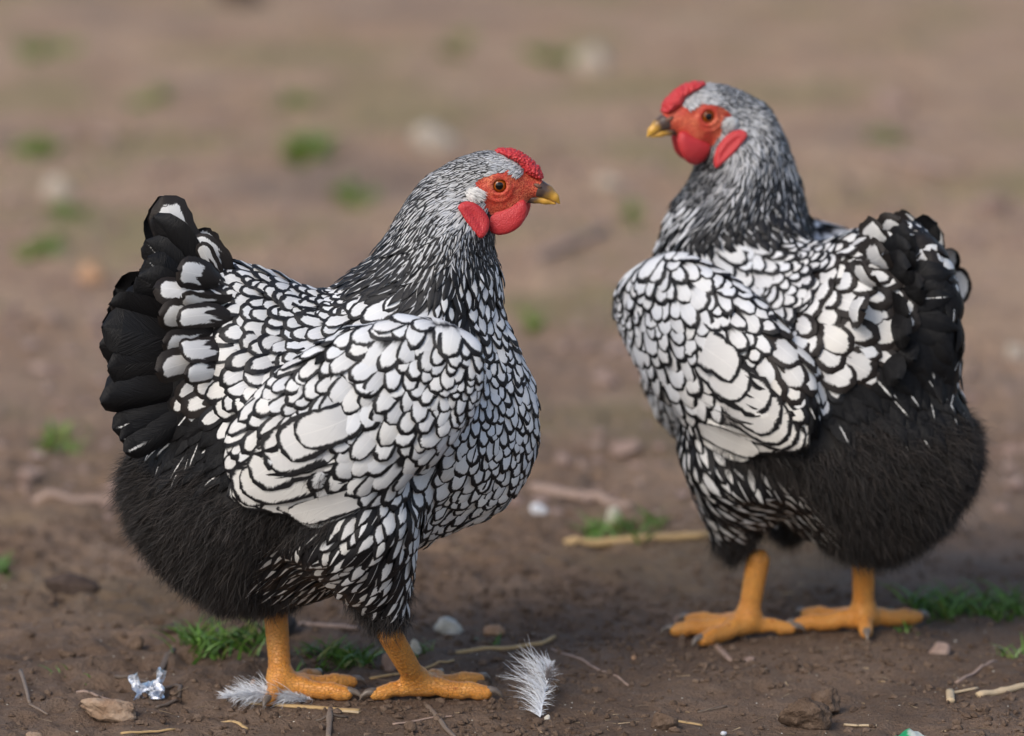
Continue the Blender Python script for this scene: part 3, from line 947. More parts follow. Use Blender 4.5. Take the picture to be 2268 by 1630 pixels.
    inface = poly_d(P[:, 0], P[:, 2], np.array(FACE)) > -0.0002
    incomb = (poly_d(P[:, 0], P[:, 2], COMB) > 0.0) & (np.abs(P[:, 1]) < 0.009)
    # ---- down
    dn = np.where((S == 5) & ~inface & ~((poly_d(P[:, 0], P[:, 2], FLZ) > np.where((P[:, 2] < U(0, 1056)[1]) | (P[:, 0] < U(520, 0)[0]), 0.006, -0.004)) & (np.abs(P[:, 1]) > 0.05)) & (P[:, 2] > U(0, 1358)[1]))[0]
    # cover the coarse vanes
    flz = (poly_d(P[:, 0], P[:, 2], FLZ) > 0) & (np.abs(P[:, 1]) > 0.05)
    cov = (S != 5) & ~inface & ~incomb & ~flz
    fr = np.where(cov)[0]
    rad = (0.76 * rg.uniform(.85, 1.18, len(fr))) * W[fr]
    rad = np.where(S[fr] == 1, 0.66 * W[fr], rad)
    k = fr[pick(P[fr], rad)]
    P0, fl0, L0, W0, S0, K0 = P[k], fl[k], L[k], W[k], S[k], K[k]
    n = len(k)
    L0 = L0 * rg.uniform(.82, 1.22, n) * np.where(S0 == 1, 1.15, np.where(S0 == 3, 1.55, 1.12))
    W0 = W0 * rg.uniform(.80, 1.22, n) * np.where(S0 == 1, 1.10, np.where(S0 == 2, 1.25, 1.44))
    lift = np.clip(L0 * 0.17, 0.0008, 0.0052) * rg.uniform(.8, 1.25, n)
    base = np.clip(L0 * 0.05, 0.0002, 0.0016) + rg.normal(0, 0.00025, n)
    V = lay_feathers(P0, fl0, L0, W0, S0, rg, lift, base)
    uv = vane_uv(S0)
    K0 = np.where((S0 == 0) | (S0 == 4), K0 * 1.22 + .035, K0)
    K0 = np.clip(K0 * rg.uniform(.72, 1.3, n), 0.02, 1.3)
    K0 = np.where((S0 == 3) & (rg.random(n) < .8), 0.0, K0)
    K0 = np.where((S0 == 2), K0 * rg.choice([.05, .3, .7, .85, 1.05], n), K0)
    sad = sstep(U(760, 0)[0], U(560, 0)[0], P0[:, 0])
    tint = np.clip(rg.normal(.15 + .35 * sad + 0.35 * sstep(U(0, 800)[1], U(0, 1050)[1], P0[:, 2]), .15, n), 0, 1)
    colr = np.stack([rg.random(n), K0, tint, np.ones(n)], -1)
    # choose the largest that face the viewer's side of the yard
    nr = FLD.normal(P0)
    Pw, Nw = Wp(P0), unit(Wp(P0 + nr * .002) - Wp(P0))
    ca, sa = math.cos(yaw), math.sin(yaw)
    rot = lambda A: np.stack([A[:, 0] * ca - A[:, 1] * sa, A[:, 0] * sa + A[:, 1] * ca, A[:, 2]], -1)
    tc = unit(np.array([0, 0, CAM_H]) - (rot(Pw) + np.array(loc)))
    score = L0 * W0 * np.clip((rot(Nw) * tc).sum(-1), 0, 1) * (S0 != 5)
    big = np.argsort(-score)[:262]
    isbig = np.zeros(n, bool); isbig[big] = True
    Vw = Wp(V.reshape(-1, 3)).reshape(V.shape)
    mats = [M[s] if s != 'down' else M['black'] for s in STY]
    for i in big:
        mk('feather', Vw[i], FQ, mats[S0[i]], root, uv=uv[i], col=np.repeat(colr[i][None], FR * FC, 0))
    r_ = np.where(~isbig)[0]
    FF = (FQ[None] + (np.arange(len(r_)) * FR * FC)[:, None, None]).reshape(-1, 4)
    pl = mk('plumage', Vw[r_].reshape(-1, 3), FF, mats, root, uv=uv[r_].reshape(-1, 2),
            col=np.repeat(colr[r_], FR * FC, 0), mi=np.repeat(S0[r_], len(FQ)))
    pl['kind'] = 'stuff'
    print(name, 'feathers', n)

    # ---- down plumes
    parts = []
    sel = dn[rg.permutation(len(dn))][:5200]
    root_p = FLD.project(P[sel]); N = FLD.normal(root_p); f_ = fl[sel]
    f_ = unit(f_ - (f_ * N).sum(-1, keepdims=True) * N)
    pd = unit(f_ * 0.9 + N * rg.uniform(.10, 1.0, (len(sel), 1)) + rg.normal(0, .52, (len(sel), 3)))
    nb = 18
    rp = np.repeat(root_p, nb, 0) + rg.normal(0, .0022, (len(sel) * nb, 3)) - np.repeat(N, nb, 0) * .002
    d0 = unit(np.repeat(pd, nb, 0) + rg.normal(0, .22, (len(sel) * nb, 3)))
    d1 = unit(np.repeat(f_ * .9 + N * .35, nb, 0) + rg.normal(0, .50, (len(sel) * nb, 3)) + np.array([0, 0, -.15]))
    V, F = ribbons(rp, d0, d1, np.repeat(rg.uniform(.009, .022, len(sel)), nb) * rg.uniform(.6, 1.1, len(rp)), rg.uniform(.0003, .0006, len(rp)), rg)
    sh_ = np.clip(np.repeat(rg.beta(1.0, 2.6, len(sel)), nb) + rg.normal(0, .10, len(rp)), 0, 1)
    tip_ = np.tile(np.repeat(np.linspace(.35, 1.15, 4), 2), len(rp))
    cd = np.clip(np.repeat(sh_, 8) * tip_, 0, 1)
    dwn = mk('down_fluff', Wp(V), F, M['down'], root, col=np.stack([cd, cd, cd, np.ones_like(cd)], -1)); dwn['kind'] = 'stuff'

    # ---- wings and tail: long feathers on a small base
    lacec = lambda k, tn: np.array([rg.random(), k, tn, 1.0])
    for sgn in (-1, 1):
        c = U3(800, 850); 
        th, ph = np.meshgrid(np.linspace(0, np.pi, 12), np.linspace(0, 2 * np.pi, 20, endpoint=False), indexing='ij')
        E = np.stack([0.075 * np.cos(th), 0.012 * np.sin(th) * np.cos(ph), 0.040 * np.sin(th) * np.sin(ph)], -1).reshape(-1, 3)
        a = R(28); E = np.stack([E[:, 0] * math.cos(a) - E[:, 2] * math.sin(a), E[:, 1], E[:, 0] * math.sin(a) + E[:, 2] * math.cos(a)], -1)
        E += np.array([c[0], sgn * 0.088, c[2]])
        i = np.arange(11)[:, None] * 20; j = np.arange(20)[None]
        F = np.stack([i + j, i + (j + 1) % 20, i + 20 + (j + 1) % 20, i + 20 + j], -1).reshape(-1, 4)
        wing = mk('wing', Wp(E), F, M['under'], root)
        WF = [(850,815,668,885,84,8,.12,.5),(800,832,640,912,92,7,.12,.5),(805,850,600,945,104,6,.12,.6),(820,872,574,985,110,5,.11,.7),(830,890,548,1014,110,4,.11,.8),
              (840,905,526,1036,104,3,.11,.8),(850,918,500,1044,94,2,.12,.8),(860,930,476,1046,80,1,.13,.8),
              (900,925,560,1046,80,2.2,.11,.8),(910,940,590,1054,74,2.0,.10,.8),(920,955,620,1062,72,1.9,.10,.9),(940,968,640,1074,72,3.0,.06,.9),(940,992,668,1092,52,.8,.08,.8)]
        for (bx, by, tx, ty, w, lay, k, tn) in WF:
            b3 = U3(bx, by, 0); t3 = U3(tx, ty, 0)
            yb = 0.090 + lay * .0012; yt = 0.099 + lay * .0021
            jit_ = rg.normal(0, .0012, 3)
            b3[1], t3[1] = sgn * yb, sgn * yt
            V, F, u_ = free_feather(b3, t3 + jit_, w * SX * rg.uniform(.95, 1.05), (0.05, sgn, 0.22), 0.05, 'flight', rg, camber=0.09)
            vv = np.repeat(np.concatenate([np.linspace(0, .8, 13), [.88, .95, 1.0]]), 7)
            off = -0.0035 + (0.0046 + lay * .00065) * sstep(.12, .60, vv)
            for _ in range(2):
                dv = FLD.val(V); nn = FLD.normal(V)
                V = V + nn * np.clip(off - dv, -0.012, .03)[:, None] * np.where(off > dv, 1.0, .7)[:, None]
            if sgn > 0: F = F[:, ::-1]
            cl = np.repeat(lacec(k * rg.uniform(1.4, 1.8), tn)[None], len(V), 0)
            mk('flight_feather', Wp(V), F, M['flight'], wing, uv=u_, col=cl)
    # tail
    th, ph = np.meshgrid(np.linspace(0, np.pi, 10), np.linspace(0, 2 * np.pi, 16, endpoint=False), indexing='ij')
    E = np.stack([0.03 * np.cos(th), 0.018 * np.sin(th) * np.cos(ph), 0.035 * np.sin(th) * np.sin(ph)], -1).reshape(-1, 3) + U3(450, 740)
    i = np.arange(9)[:, None] * 16; j = np.arange(16)[None]
    F = np.stack([i + j, i + (j + 1) % 16, i + 16 + (j + 1) % 16, i + 16 + j], -1).reshape(-1, 4)
    tail = mk('tail', Wp(E), F, M['under'], root)
    for sgn in (-1, 1):
        for (bx, by, tx, ty, w, yo, sty, k) in tails:
            if seed == 34 and sgn < 0 and sty == 'black' and by > 650: continue
            b3 = U3(bx, by, sgn * yo * 0.7); t3 = U3(tx, ty, sgn * yo * 1.15)
            t3 = t3 + rg.normal(0, .0025, 3)
            V, F, u_ = free_feather(b3, t3, w * SX * rg.uniform(.85, 1.1), (-0.35 + rg.normal(0, .22), sgn, 0.05 + rg.normal(0, .25)), rg.uniform(-.22, -.04), sty, rg, camber=rg.uniform(.10, .22))
            if sgn > 0: F = F[:, ::-1]
            cl = np.repeat(lacec(k, .5)[None], len(V), 0)
            mk('tail_feather', Wp(V), F, M[sty], tail, uv=u_, col=cl)
    return root

# ------------------------------------------------------------------ ground
def seg_axis(parts):
    """[(start, stop, step), ...] joined, without doubles"""
    a = np.concatenate([np.arange(s, e, st) for s, e, st in parts])
    return a
def grow(x0, x1, s0, k=1.25):
    out = [x0]; s = s0
    while out[-1] < x1: out.append(out[-1] + s); s *= k
    return np.array(out)
FLAT = []                      # feet: keep the soil level there
def gheight(x, y):
    h = 0.010 * vnoise(x / .35, y / .35) + 0.006 * vnoise(x / .11 + 7, y / .13 + 3) + 0.0045 * vnoise(x / .045, y / .05 + 9)
    rough = sstep(.35, .65, vnoise(x / .22 + 31, y / .22) + .5)
    h = h + (0.004 + 0.006 * rough) * vnoise(x / .018, y / .018) + (0.0025 + .003 * rough) * vnoise(x / .0075, y / .0075)
    h = h + 0.03 * vnoise(x / 1.7 + 5, y / 1.9) * sstep(4.6, 7.0, y)
    for fx, fy, r in FLAT:
        d = np.sqrt((x - fx) ** 2 + (y - fy) ** 2)
        h = h * (0.12 + 0.88 * sstep(r * .55, r * 1.25, d)) - 0.0006 * (1 - sstep(r * .5, r, d))
    return h

HEN1 = np.array([-0.1202, 3.92])
c2 = ground_xy(1775, 1400)
HEN2 = np.array([c2[0] - .005, c2[1]])
YAW2 = R(142)
def loc2(X, Y):
    d = ground_xy(X, Y) - HEN2
    c, s = math.cos(-YAW2), math.sin(-YAW2)
    return np.array([d[0] * c - d[1] * s, d[0] * s + d[1] * c])
def loc1(X, Y): return ground_xy(X, Y) - HEN1

f1r, f1l = loc1(922, 1546), loc1(622, 1544)
f2l, f2r = loc2(1656, 1408), loc2(1912, 1396)
for h0, f_, in ((HEN1, f1r), (HEN1, f1l)):
    FLAT.append((h0[0] + f_[0], h0[1] + f_[1], 0.06))
for X, Y in ((1656, 1408), (1912, 1396)):
    g = ground_xy(X, Y); FLAT.append((g[0], g[1], 0.06))

gx = np.concatenate([-grow(.5, 90, .01)[::-1], np.arange(-.497, .4985, .0032), grow(.5, 90, .01)])
gy = np.concatenate([-grow(-3.3, 40, .03)[::-1][:-1], np.arange(3.3, 3.62, .012), np.arange(3.62, 4.75, .0042), np.arange(4.75, 9.5, .022), grow(9.5, 400, .05)])
gy = np.unique(np.round(gy, 5))
X_, Y_ = np.meshgrid(gx, gy, indexing='ij')
Z_ = gheight(X_, Y_)
n1, n2 = X_.shape
i = np.arange(n1 - 1)[:, None] * n2; j = np.arange(n2 - 1)[None]
GF = np.stack([i + j, i + n2 + j, i + n2 + j + 1, i + j + 1], -1).reshape(-1, 4)

t = NT('yard_soil'); o = t.obj()
big = t.noise(o, 1.1, 4, 0.6); mid = t.noise(o, 7, 4, 0.6); fine = t.noise(o, 60, 5, 0.7); grit = t.noise(o, 420, 4, 0.7)
sepp = t.n('ShaderNodeSeparateXYZ'); t.l(o, sepp.inputs[0])
dry = t.step(3.95, 5.7, t.math('ADD', sepp.outputs[1], t.math('MULTIPLY', t.math('SUBTRACT', big, 0.5), 1.6)))  # paler with distance: drier soil, and the open light painted into its colour
damp_shaded = t.mix(t.step(.35, .65, mid), (0.140, 0.090, 0.060), (0.225, 0.152, 0.106))  # near soil: moisture and the hens' shade, both put into the colour
dry_lit = t.mix(t.step(.35, .68, mid), (0.47, 0.305, 0.200), (0.59, 0.405, 0.270))
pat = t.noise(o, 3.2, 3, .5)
dry_lit = t.mix(t.math('MULTIPLY', t.step(.51, .63, pat), .75), dry_lit, (0.34, 0.28, 0.13))
dry_lit = t.mix(t.math('MULTIPLY', t.step(.44, .30, pat), .6), dry_lit, (0.22, 0.165, 0.135))
c = t.mix(dry, damp_shaded, dry_lit)
c = t.mix(t.step(.40, .75, fine), c, t.mix(0.45, c, (0.20, 0.155, 0.125)))
c = t.mix(t.math('MULTIPLY', t.step(.50, .32, grit), .5), c, (0.030, 0.022, 0.017))
t.set(Base_Color=c, Roughness=0.9); t.b.inputs['Specular IOR Level'].default_value = 0.25
t.bump(t.math('ADD', t.math('MULTIPLY', fine, 1.0), t.math('MULTIPLY', grit, .5)), 1.0, .006)
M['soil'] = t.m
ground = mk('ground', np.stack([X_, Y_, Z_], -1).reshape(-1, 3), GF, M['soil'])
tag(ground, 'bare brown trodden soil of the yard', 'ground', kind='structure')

# ------------------------------------------------------------------ the hens
# tail feathers: root X, Y, tip X, Y, width, offset to the side, style, pale share
TAIL1 = [(480,640,374,440,92,.004,'smoky',.40),(470,655,352,478,84,.012,'black',.0),(465,668,344,520,80,.020,'black',.05),(460,672,338,556,86,.026,'black',.1),
         (450,690,325,604,88,.032,'black',.0),(450,705,290,636,92,.020,'black',.0),(450,712,266,652,96,.030,'black',.0),(440,740,250,690,96,.036,'black',.0),
         (440,765,245,735,92,.028,'black',.0),(440,790,244,785,92,.038,'black',.0),(440,815,246,830,84,.032,'black',.1),(440,840,250,868,80,.040,'black',.0),
         (440,865,262,910,72,.036,'black',.3),(440,895,284,945,64,.038,'black',.3),(430,880,300,962,56,.046,'black',.5),
         (520,612,444,505,60,.014,'smoky',.26),(500,615,462,520,46,.022,'smoky',.3),(500,600,402,566,66,.044,'smoky',.30),(505,640,370,606,72,.047,'smoky',.38),(525,640,425,612,58,.053,'smoky',.26),(505,680,366,660,76,.050,'smoky',.40),(535,680,408,664,62,.056,'smoky',.28),(505,715,384,712,66,.054,'smoky',.34),(530,730,432,716,60,.060,'smoky',.26),(510,755,378,772,70,.057,'smoky',.42),(535,775,428,784,60,.062,'smoky',.28)]
TAIL2 = [(520,625,455,560,80,.010,'smoky',.42),(510,640,425,570,84,.018,'black',.0),(500,665,405,610,84,.026,'black',.0),(500,690,392,650,86,.032,'black',.0),
         (500,720,380,700,86,.026,'black',.0),(490,745,372,745,86,.034,'black',.0),(490,775,370,795,84,.040,'black',.0),
         (490,805,372,840,80,.036,'black',.0),(490,835,378,885,76,.044,'black',.0),
         (550,625,468,572,84,.022,'smoky',.30),(545,650,446,606,88,.036,'smoky',.30),(530,690,432,660,92,.050,'smoky',.28),(540,740,430,730,92,.060,'smoky',.30)]
print('hens')
keep = lambda V: V
L1 = [((*U(866, 1372)[:1], -0.036, U(866, 1372)[1]), (f1r[0], f1r[1], 0.013), R(0), [(R(-6), .046), (R(36), .050), (R(70), .040)], (R(-165), .026)),
      ((U(606, 1350)[0], 0.030, U(606, 1350)[1]), (f1l[0], f1l[1], 0.013), R(12), [(R(-24), .044), (R(12), .050), (R(48), .042)], (R(-118), .024))]
hen1 = build_hen('hen', (HEN1[0], HEN1[1], 0), 0.0, keep, L1,
                 'black and white laced hen in full profile, one foot on a split straw', 21, TAIL1)

NP0, NP1 = U3(930, 700), U3(1060, 420)
NA = NP1 - NP0; NLEN = np.linalg.norm(NA); NA /= NLEN
def turn(V):
    """head turned to the side and the neck drawn up"""
    s = sstep(0.0, 1.0, ((V - NP0) @ NA) / NLEN)
    ph = R(58) * s
    cx = U(985, 0)[0]
    x, y = V[:, 0] - cx, V[:, 1]
    q = np.clip(((V - NP0) @ NA) / NLEN, -.3, 1)
    fat = 1 + 0.36 * np.exp(-((q - 0.35) / 0.36) ** 2) * sstep(-.25, .1, q)
    far_ = sstep(U(640, 0)[0], U(800, 0)[0], V[:, 0])
    fat = 1 + (fat - 1) * far_ * (1 - sstep(.045, .078, np.abs(y)))
    x = x * (1 + (fat - 1) * .6); y = y * fat
    o = V.copy()
    o[:, 0] = cx + x * np.cos(ph) - y * np.sin(ph)
    o[:, 1] = x * np.sin(ph) + y * np.cos(ph)
    o[:, 0] -= 0.023 * s; o[:, 1] -= 0.007 * s; o[:, 2] += 0.014 * s
    return o
def leg2(f, hx, hy, hz, yaw, toes, hal):
    return ((hx, hy, hz), (f[0], f[1], .013), yaw, toes, hal)
L2 = [leg2(f2l, f2l[0] - .006, f2l[1] - .004, .058, R(38), [(R(-34), .046), (R(4), .050), (R(44), .044)], (R(185), .028)),
      leg2(f2r, f2r[0] - .002, f2r[1] + .004, .060, R(34), [(R(8), .046), (R(-32), .046), (R(-150), .042)], (R(95), .024))]
hen2 = build_hen('hen', (HEN2[0], HEN2[1], 0), YAW2, turn, L2,
                 'black and white laced hen turned half away, looking sideways over its shoulder', 34, TAIL2)

# ------------------------------------------------------------------ things on the ground
def at(X, Y):
    """spot on the soil and the size of one image pixel there"""
    g = ground_xy(X, Y)
    z = float(gheight(np.array([g[0]]), np.array([g[1]]))[0])
    t = CAM_H / (sp - (815 - Y) * KP * cp)
    return np.array([g[0], g[1], z]), KP * t

def place(o, p): o.location = tuple(float(x) for x in p); return o

STONE_M = {
 'tan': plain('stone_tan', (0.30, 0.19, 0.12), .85, (0.44, 0.32, 0.23), 90, .8, .003),
 'white': plain('stone_white', (0.50, 0.46, 0.38), .8, (0.68, 0.65, 0.58), 90, .6, .002),
 'dull': plain('stone_dull', (0.40, 0.34, 0.28), .85, (0.48, 0.42, 0.35), 70, .5, .002),
 'pink': plain('stone_pink', (0.24, 0.16, 0.13), .85, (0.34, 0.25, 0.21), 70, .6, .002),
 'dark': plain('stone_dark', (0.022, 0.023, 0.030), .8, (0.055, 0.052, 0.058), 90, .6, .002),
 'clod': plain('soil_clod', (0.11, 0.072, 0.050), .95, (0.21, 0.148, 0.108), 55, 1.0, .004, 260, .2),
 'brown': plain('wood_dark', (0.040, 0.024, 0.018), .85, (0.085, 0.058, 0.045), 120, .7, .002),
 'orange': plain('stone_orange', (0.36, 0.20, 0.11), .85, (0.46, 0.29, 0.18), 120, .5, .002),
 'blue': plain('stone_bluewhite', (0.60, 0.62, 0.68), .7, (0.72, 0.73, 0.76), 90, .3, .001),
}
def ball(n=18, m=12):
    th, ph = np.meshgrid(np.linspace(0, np.pi, m), np.linspace(0, 2 * np.pi, n, endpoint=False), indexing='ij')
    V = np.stack([np.sin(th) * np.cos(ph), np.sin(th) * np.sin(ph), np.cos(th)], -1).reshape(-1, 3)
    i = np.arange(m - 1)[:, None] * n; j = np.arange(n)[None]
    F = np.stack([i + j, i + n + j, i + n + (j + 1) % n, i + (j + 1) % n], -1).reshape(-1, 4)
    return V, F
def lumpy(V, seed, amp=.25, facets=9):
    r = np.random.default_rng(seed)
    out = V.copy()
    d = unit(r.normal(0, 1, (facets, 3))); c = r.uniform(.50, .92, facets)
    rad = np.ones(len(V))
    for k in range(facets):
        q = V @ d[k]
        rad = np.where(q > 1e-3, np.minimum(rad, c[k] / np.maximum(q, 1e-3)), rad)
    w = r.normal(0, 1, (8, 3)) * 3.0; p = r.uniform(0, 6, 8)
    rad = rad * (1 + amp * .35 * np.sin(V @ w.T + p).mean(1) * 2)
    w = r.normal(0, 1, (10, 3)) * 8.0; p = r.uniform(0, 6, 10)
    rad = rad * (1 + amp * .25 * np.sin(V @ w.T + p).mean(1) * 2)
    return out * rad[:, None]
def stone(X, Y, w, h, mat, label, seed, cat='stone', name='stone', depth=.8, tilt=0.0, group=None, fine=False, amp=.25):
    p, s = at(X, Y)
    V, F = ball(40, 28) if fine else ball()
    V = lumpy(V, seed, amp)
    V = V / np.abs(V).max(0)
    V = V * np.array([w / 2, w / 2 * depth, h * .62]) * s
    ca, sa = math.cos(tilt), math.sin(tilt)
    V = np.stack([V[:, 0] * ca - V[:, 2] * sa, V[:, 1], V[:, 0] * sa + V[:, 2] * ca], -1)
    V[:, 2] += h * .36 * s
    o = mk(name, V, F, STONE_M[mat])
    tag(o, label, cat, group)
    return place(o, p)

stone(246, 1592, 140, 52, 'tan', 'rough wedge of tan rock in front of the crumpled foil', 3, fine=True, tilt=R(-6), depth=.5, amp=.4)
stone(990, 1398, 70, 54, 'white', 'pale rounded stone beyond the long tan straw', 8)
stone(862, 1482, 38, 44, 'pink', 'pinkish pebble behind the profile hen\'s forward leg', 12)
stone(918, 1456, 36, 38, 'white', 'white chip of shell behind the profile hen\'s forward leg', 15, depth=.35)
stone(628, 1412, 66, 52, 'dark', 'dark blue-grey stone behind the profile hen\'s rear leg', 17)
stone(828, 1418, 26, 22, 'dark', 'small dark pebble in the grass between the hen\'s legs', 18)
stone(158, 1318, 128, 44, 'brown', 'dark brown lump of bark behind the profile hen\'s fluffy rump', 21, cat='bark', name='bark_lump', tilt=R(-10), depth=.4, amp=.5)
stone(385, 1404, 70, 24, 'brown', 'dark flat wood scrap at the left end of the grass tuft', 22, cat='wood', name='wood_scrap')
stone(1782, 1608, 122, 78, 'clod', 'large cracked soil clod at the front near the green scrap', 31, cat='clod', name='soil_clod', fine=True, amp=.5)
stone(1838, 1570, 84, 62, 'clod', 'upper half of a broken soil clod leaning on a larger one', 32, cat='clod', name='soil_clod', fine=True, amp=.5)
stone(1068, 1532, 34, 28, 'clod', 'round soil clod touching the hen\'s far forward toe', 33, cat='clod', name='soil_clod')
stone(75, 1634, 42, 26, 'tan', 'orange-tan clod at the front edge left of the tan rock', 34, cat='clod', name='soil_clod')
stone(908, 1622, 34, 26, 'clod', 'soil clod beside the grey twig in front of the hen', 36, cat='clod', name='soil_clod')
stone(596, 1588, 44, 20, 'clod', 'flat soil clod below the split straw', 37, cat='clod', name='soil_clod')
stone(1470, 1604, 66, 40, 'clod', 'rough soil clod right of the upright down feather', 38, cat='clod', name='soil_clod', fine=True)
stone(300, 1450, 42, 30, 'clod', 'rounded soil clod behind the foil', 39, cat='clod', name='soil_clod')
stone(150, 1470, 42, 26, 'clod', 'small brown clod with a sprout beside it', 40, cat='clod', name='soil_clod')
stone(1098, 1404, 56, 26, 'orange', 'flat orange-brown chip beyond the long tan straw', 41, cat='chip', name='wood_chip')
stone(1660, 1412 + 48, 30, 14, 'pink', 'flat pale chip under the half-turned hen\'s toes', 42, cat='chip', name='wood_chip')
stone(2080, 1440, 52, 26, 'pink', 'pale angular stone beyond the bent straw', 43)
stone(1212, 1586, 15, 12, 'white', 'tiny white stone at the foot of the upright down feather', 44)
stone(1600, 1652 - 4, 20, 10, 'orange', 'small orange grit stone at the front edge', 45)
stone(560, 1516, 14, 12, 'orange', 'tiny orange pebble behind the curled down feather', 46)
stone(1602, 1650 - 15, 16, 10, 'blue', 'tiny bluish pebble at the front edge', 47)
stone(1404, 1458, 14, 12, 'orange', 'tiny orange pebble on open soil between the hens', 48)
stone(1505, 1375, 34, 26, 'pink', 'pinkish crumb of stone before the half-turned hen\'s toes', 49)
stone(1192, 1150, 44, 30, 'blue', 'small whitish pebble under the profile hen\'s breast, far behind', 50)
stone(1358, 1160, 40, 40, 'white', 'pale round stone beside the green tuft behind the hens', 51)
stone(2245, 800, 50, 40, 'dull', 'pale bluish stone far behind the half-turned hen\'s tail', 52)
stone(965, 350, 110, 60, 'dull', 'orange-tan stone far behind the profile hen\'s head', 53)
stone(1310, 158, 84, 66, 'dull', 'bright pale stone far off in the yard', 54)
stone(130, 440, 70, 50, 'dull', 'pale stone far off among green tufts', 55)
stone(1352, 430, 60, 44, 'dull', 'small pale stone far behind between the hens\' heads', 56)
stone(2060, 1180, 90, 40, 'dark', 'dark stone close behind the half-turned hen\'s fluff', 57)
stone(2080, 1150, 50, 40, 'white', 'white stone behind the half-turned hen\'s black fluff', 58)
stone(1390, 1010, 80, 34, 'pink', 'pinkish brown stone behind the gap between the hens', 59)
stone(205, 640, 70, 50, 'orange', 'orange-brown stone behind the raised tail of the profile hen', 60)
stone(1980, 250, 90, 50, 'pink', 'dull pink stone far behind the half-turned hen\'s back', 61)
stone(2200, 480, 80, 50, 'pink', 'dull stone far beyond the half-turned hen\'s tail', 62)
stone(540, 20, 120, 60, 'brown', 'dark reddish lump at the far end of the yard', 63, cat='clod', name='soil_clod')

def straw_mat(name, a, b):
    t = NT(name); o = t.n('ShaderNodeTexCoord').outputs['Generated']
    mp = t.n('ShaderNodeMapping'); mp.inputs['Scale'].default_value = (2, 30, 30); t.l(o, mp.inputs[0])
    c = t.mix(t.step(.3, .7, t.noise(mp.outputs[0], 2.0, 4, .6)), a, b)
    c = t.mix(t.step(.60, .75, t.noise(t.obj(), 140, 3)), c, (0.10, 0.07, 0.045))
    t.set(Base_Color=c, Roughness=.6); t.bump(t.noise(mp.outputs[0], 3.0, 3), .4, .001); return t.m
SM = {'straw': straw_mat('straw', (0.46, 0.29, 0.12), (0.62, 0.44, 0.22)), 'pale': straw_mat('straw_pale', (0.52, 0.38, 0.22), (0.68, 0.54, 0.36)),
      'twig': straw_mat('twig_grey', (0.16, 0.115, 0.085), (0.27, 0.21, 0.165)), 'pinkish': straw_mat('stalk_pink', (0.30, 0.20, 0.155), (0.42, 0.31, 0.25)),
      'darktwig': straw_mat('twig_dark', (0.085, 0.060, 0.045), (0.17, 0.13, 0.10))}
def stick(pts, w, mat, label, cat='straw', name='straw', group=None, flat=.7, taper=.8, lift=0.0, nodes=0):
    P, S_ = zip(*[at(X, Y) for X, Y in pts])
    P = np.array(P); s = float(np.mean(S_)); r = w * s / 2
    k = np.linspace(0, len(P) - 1, 6 * (len(P) - 1) + 1)
    Q = np.stack([np.interp(k, np.arange(len(P)), P[:, c]) for c in range(3)], -1)
    g = gheight(Q[:, 0], Q[:, 1])
    Q[:, 2] = 0.35 * g + 0.65 * np.interp(k, [0, len(P) - 1], [g[0], g[-1]])
    Q[:, 2] = np.maximum(Q[:, 2], g - r * .2) + r * flat * .75 + np.array(lift)
    u = k / k[-1]
    rad = r * (1 - (1 - taper) * u)
    for q in range(nodes): rad = rad * (1 + .22 * np.exp(-((u - (q + 1) / (nodes + 1)) / .03) ** 2))
    c = Q[0].copy()
    V, F = tube(Q - c, rad, 9, sq=flat)
    o = mk(name, V, F, SM[mat]); tag(o, label, cat, group)
    return place(o, c)
stick([(1000,1452),(1110,1440),(1195,1430),(1228,1416)], 13, 'straw', 'long tan straw with a bent tip behind the profile hen\'s foot', nodes=2)
stick([(820,1508),(910,1492),(1005,1472)], 9, 'straw', 'thin tan straw running between the profile hen\'s feet')
stick([(75,1112),(160,1112),(262,1110)], 30, 'pinkish', 'broad pinkish stalk lying behind the profile hen\'s fluffy rump')
stick([(1252,1212),(1400,1204),(1570,1188)], 28, 'straw', 'thick tan stalk running behind the half-turned hen\'s breast')
stick([(548,1556),(660,1566),(796,1577)], 17, 'straw', 'flat split straw under the profile hen\'s hind claw', flat=.45, taper=1)
stick([(690,1566),(796,1580)], 12, 'pale', 'splinter beside the flat split straw', flat=.5, taper=1)
stick([(2166,1538),(2220,1528),(2290,1512)], 20, 'pale', 'stout broken pale straw at the edge beside a snapped stub', taper=1, nodes=1)
stick([(2104,1530),(2106,1552)], 19, 'pale', 'short snapped stub of pale straw standing on end', taper=1)
stick([(2110,1530),(2165,1521)], 9, 'pale', 'thin bent straw between the stub and the stout straw', taper=1)
stick([(1869,1597),(1942,1600)], 11, 'pale', 'short pale straw beside the large cracked clod', flat=.5, taper=1)
stick([(1490,1588),(1556,1590)], 12, 'straw', 'short flat chip of straw on open soil', flat=.4, taper=1)
stick([(944,1562),(972,1592),(990,1615),(1016,1640)], 13, 'twig', 'grey-brown twig pointing away from the profile hen\'s toes', 'twig', 'twig')
stick([(732,1572),(730,1600),(727,1640)], 15, 'twig', 'grey knobbly twig butting against the split straw', 'twig', 'twig', nodes=1)
stick([(490,1592),(548,1609)], 9, 'straw', 'small straw piece in front of the curled down feather', taper=1)
stick([(1222,1440),(1300,1468),(1350,1492),(1392,1510)], 7, 'pinkish', 'thin curved stalk on open soil behind the upright feather', 'stalk', 'stalk')
stick([(46,1514),(58,1545),(66,1568)], 9, 'twig', 'short upright twig left of the tan rock', 'twig', 'twig', lift=np.linspace(.008, 0, 13))
stick([(66,1569),(106,1580)], 7, 'twig', 'thin forked end of the twig left of the tan rock', 'twig', 'twig')
stick([(255,1507),(330,1515),(400,1530),(392,1548),(345,1562)], 11, 'darktwig', 'hooked dark twig curling round behind the foil', 'twig', 'twig')
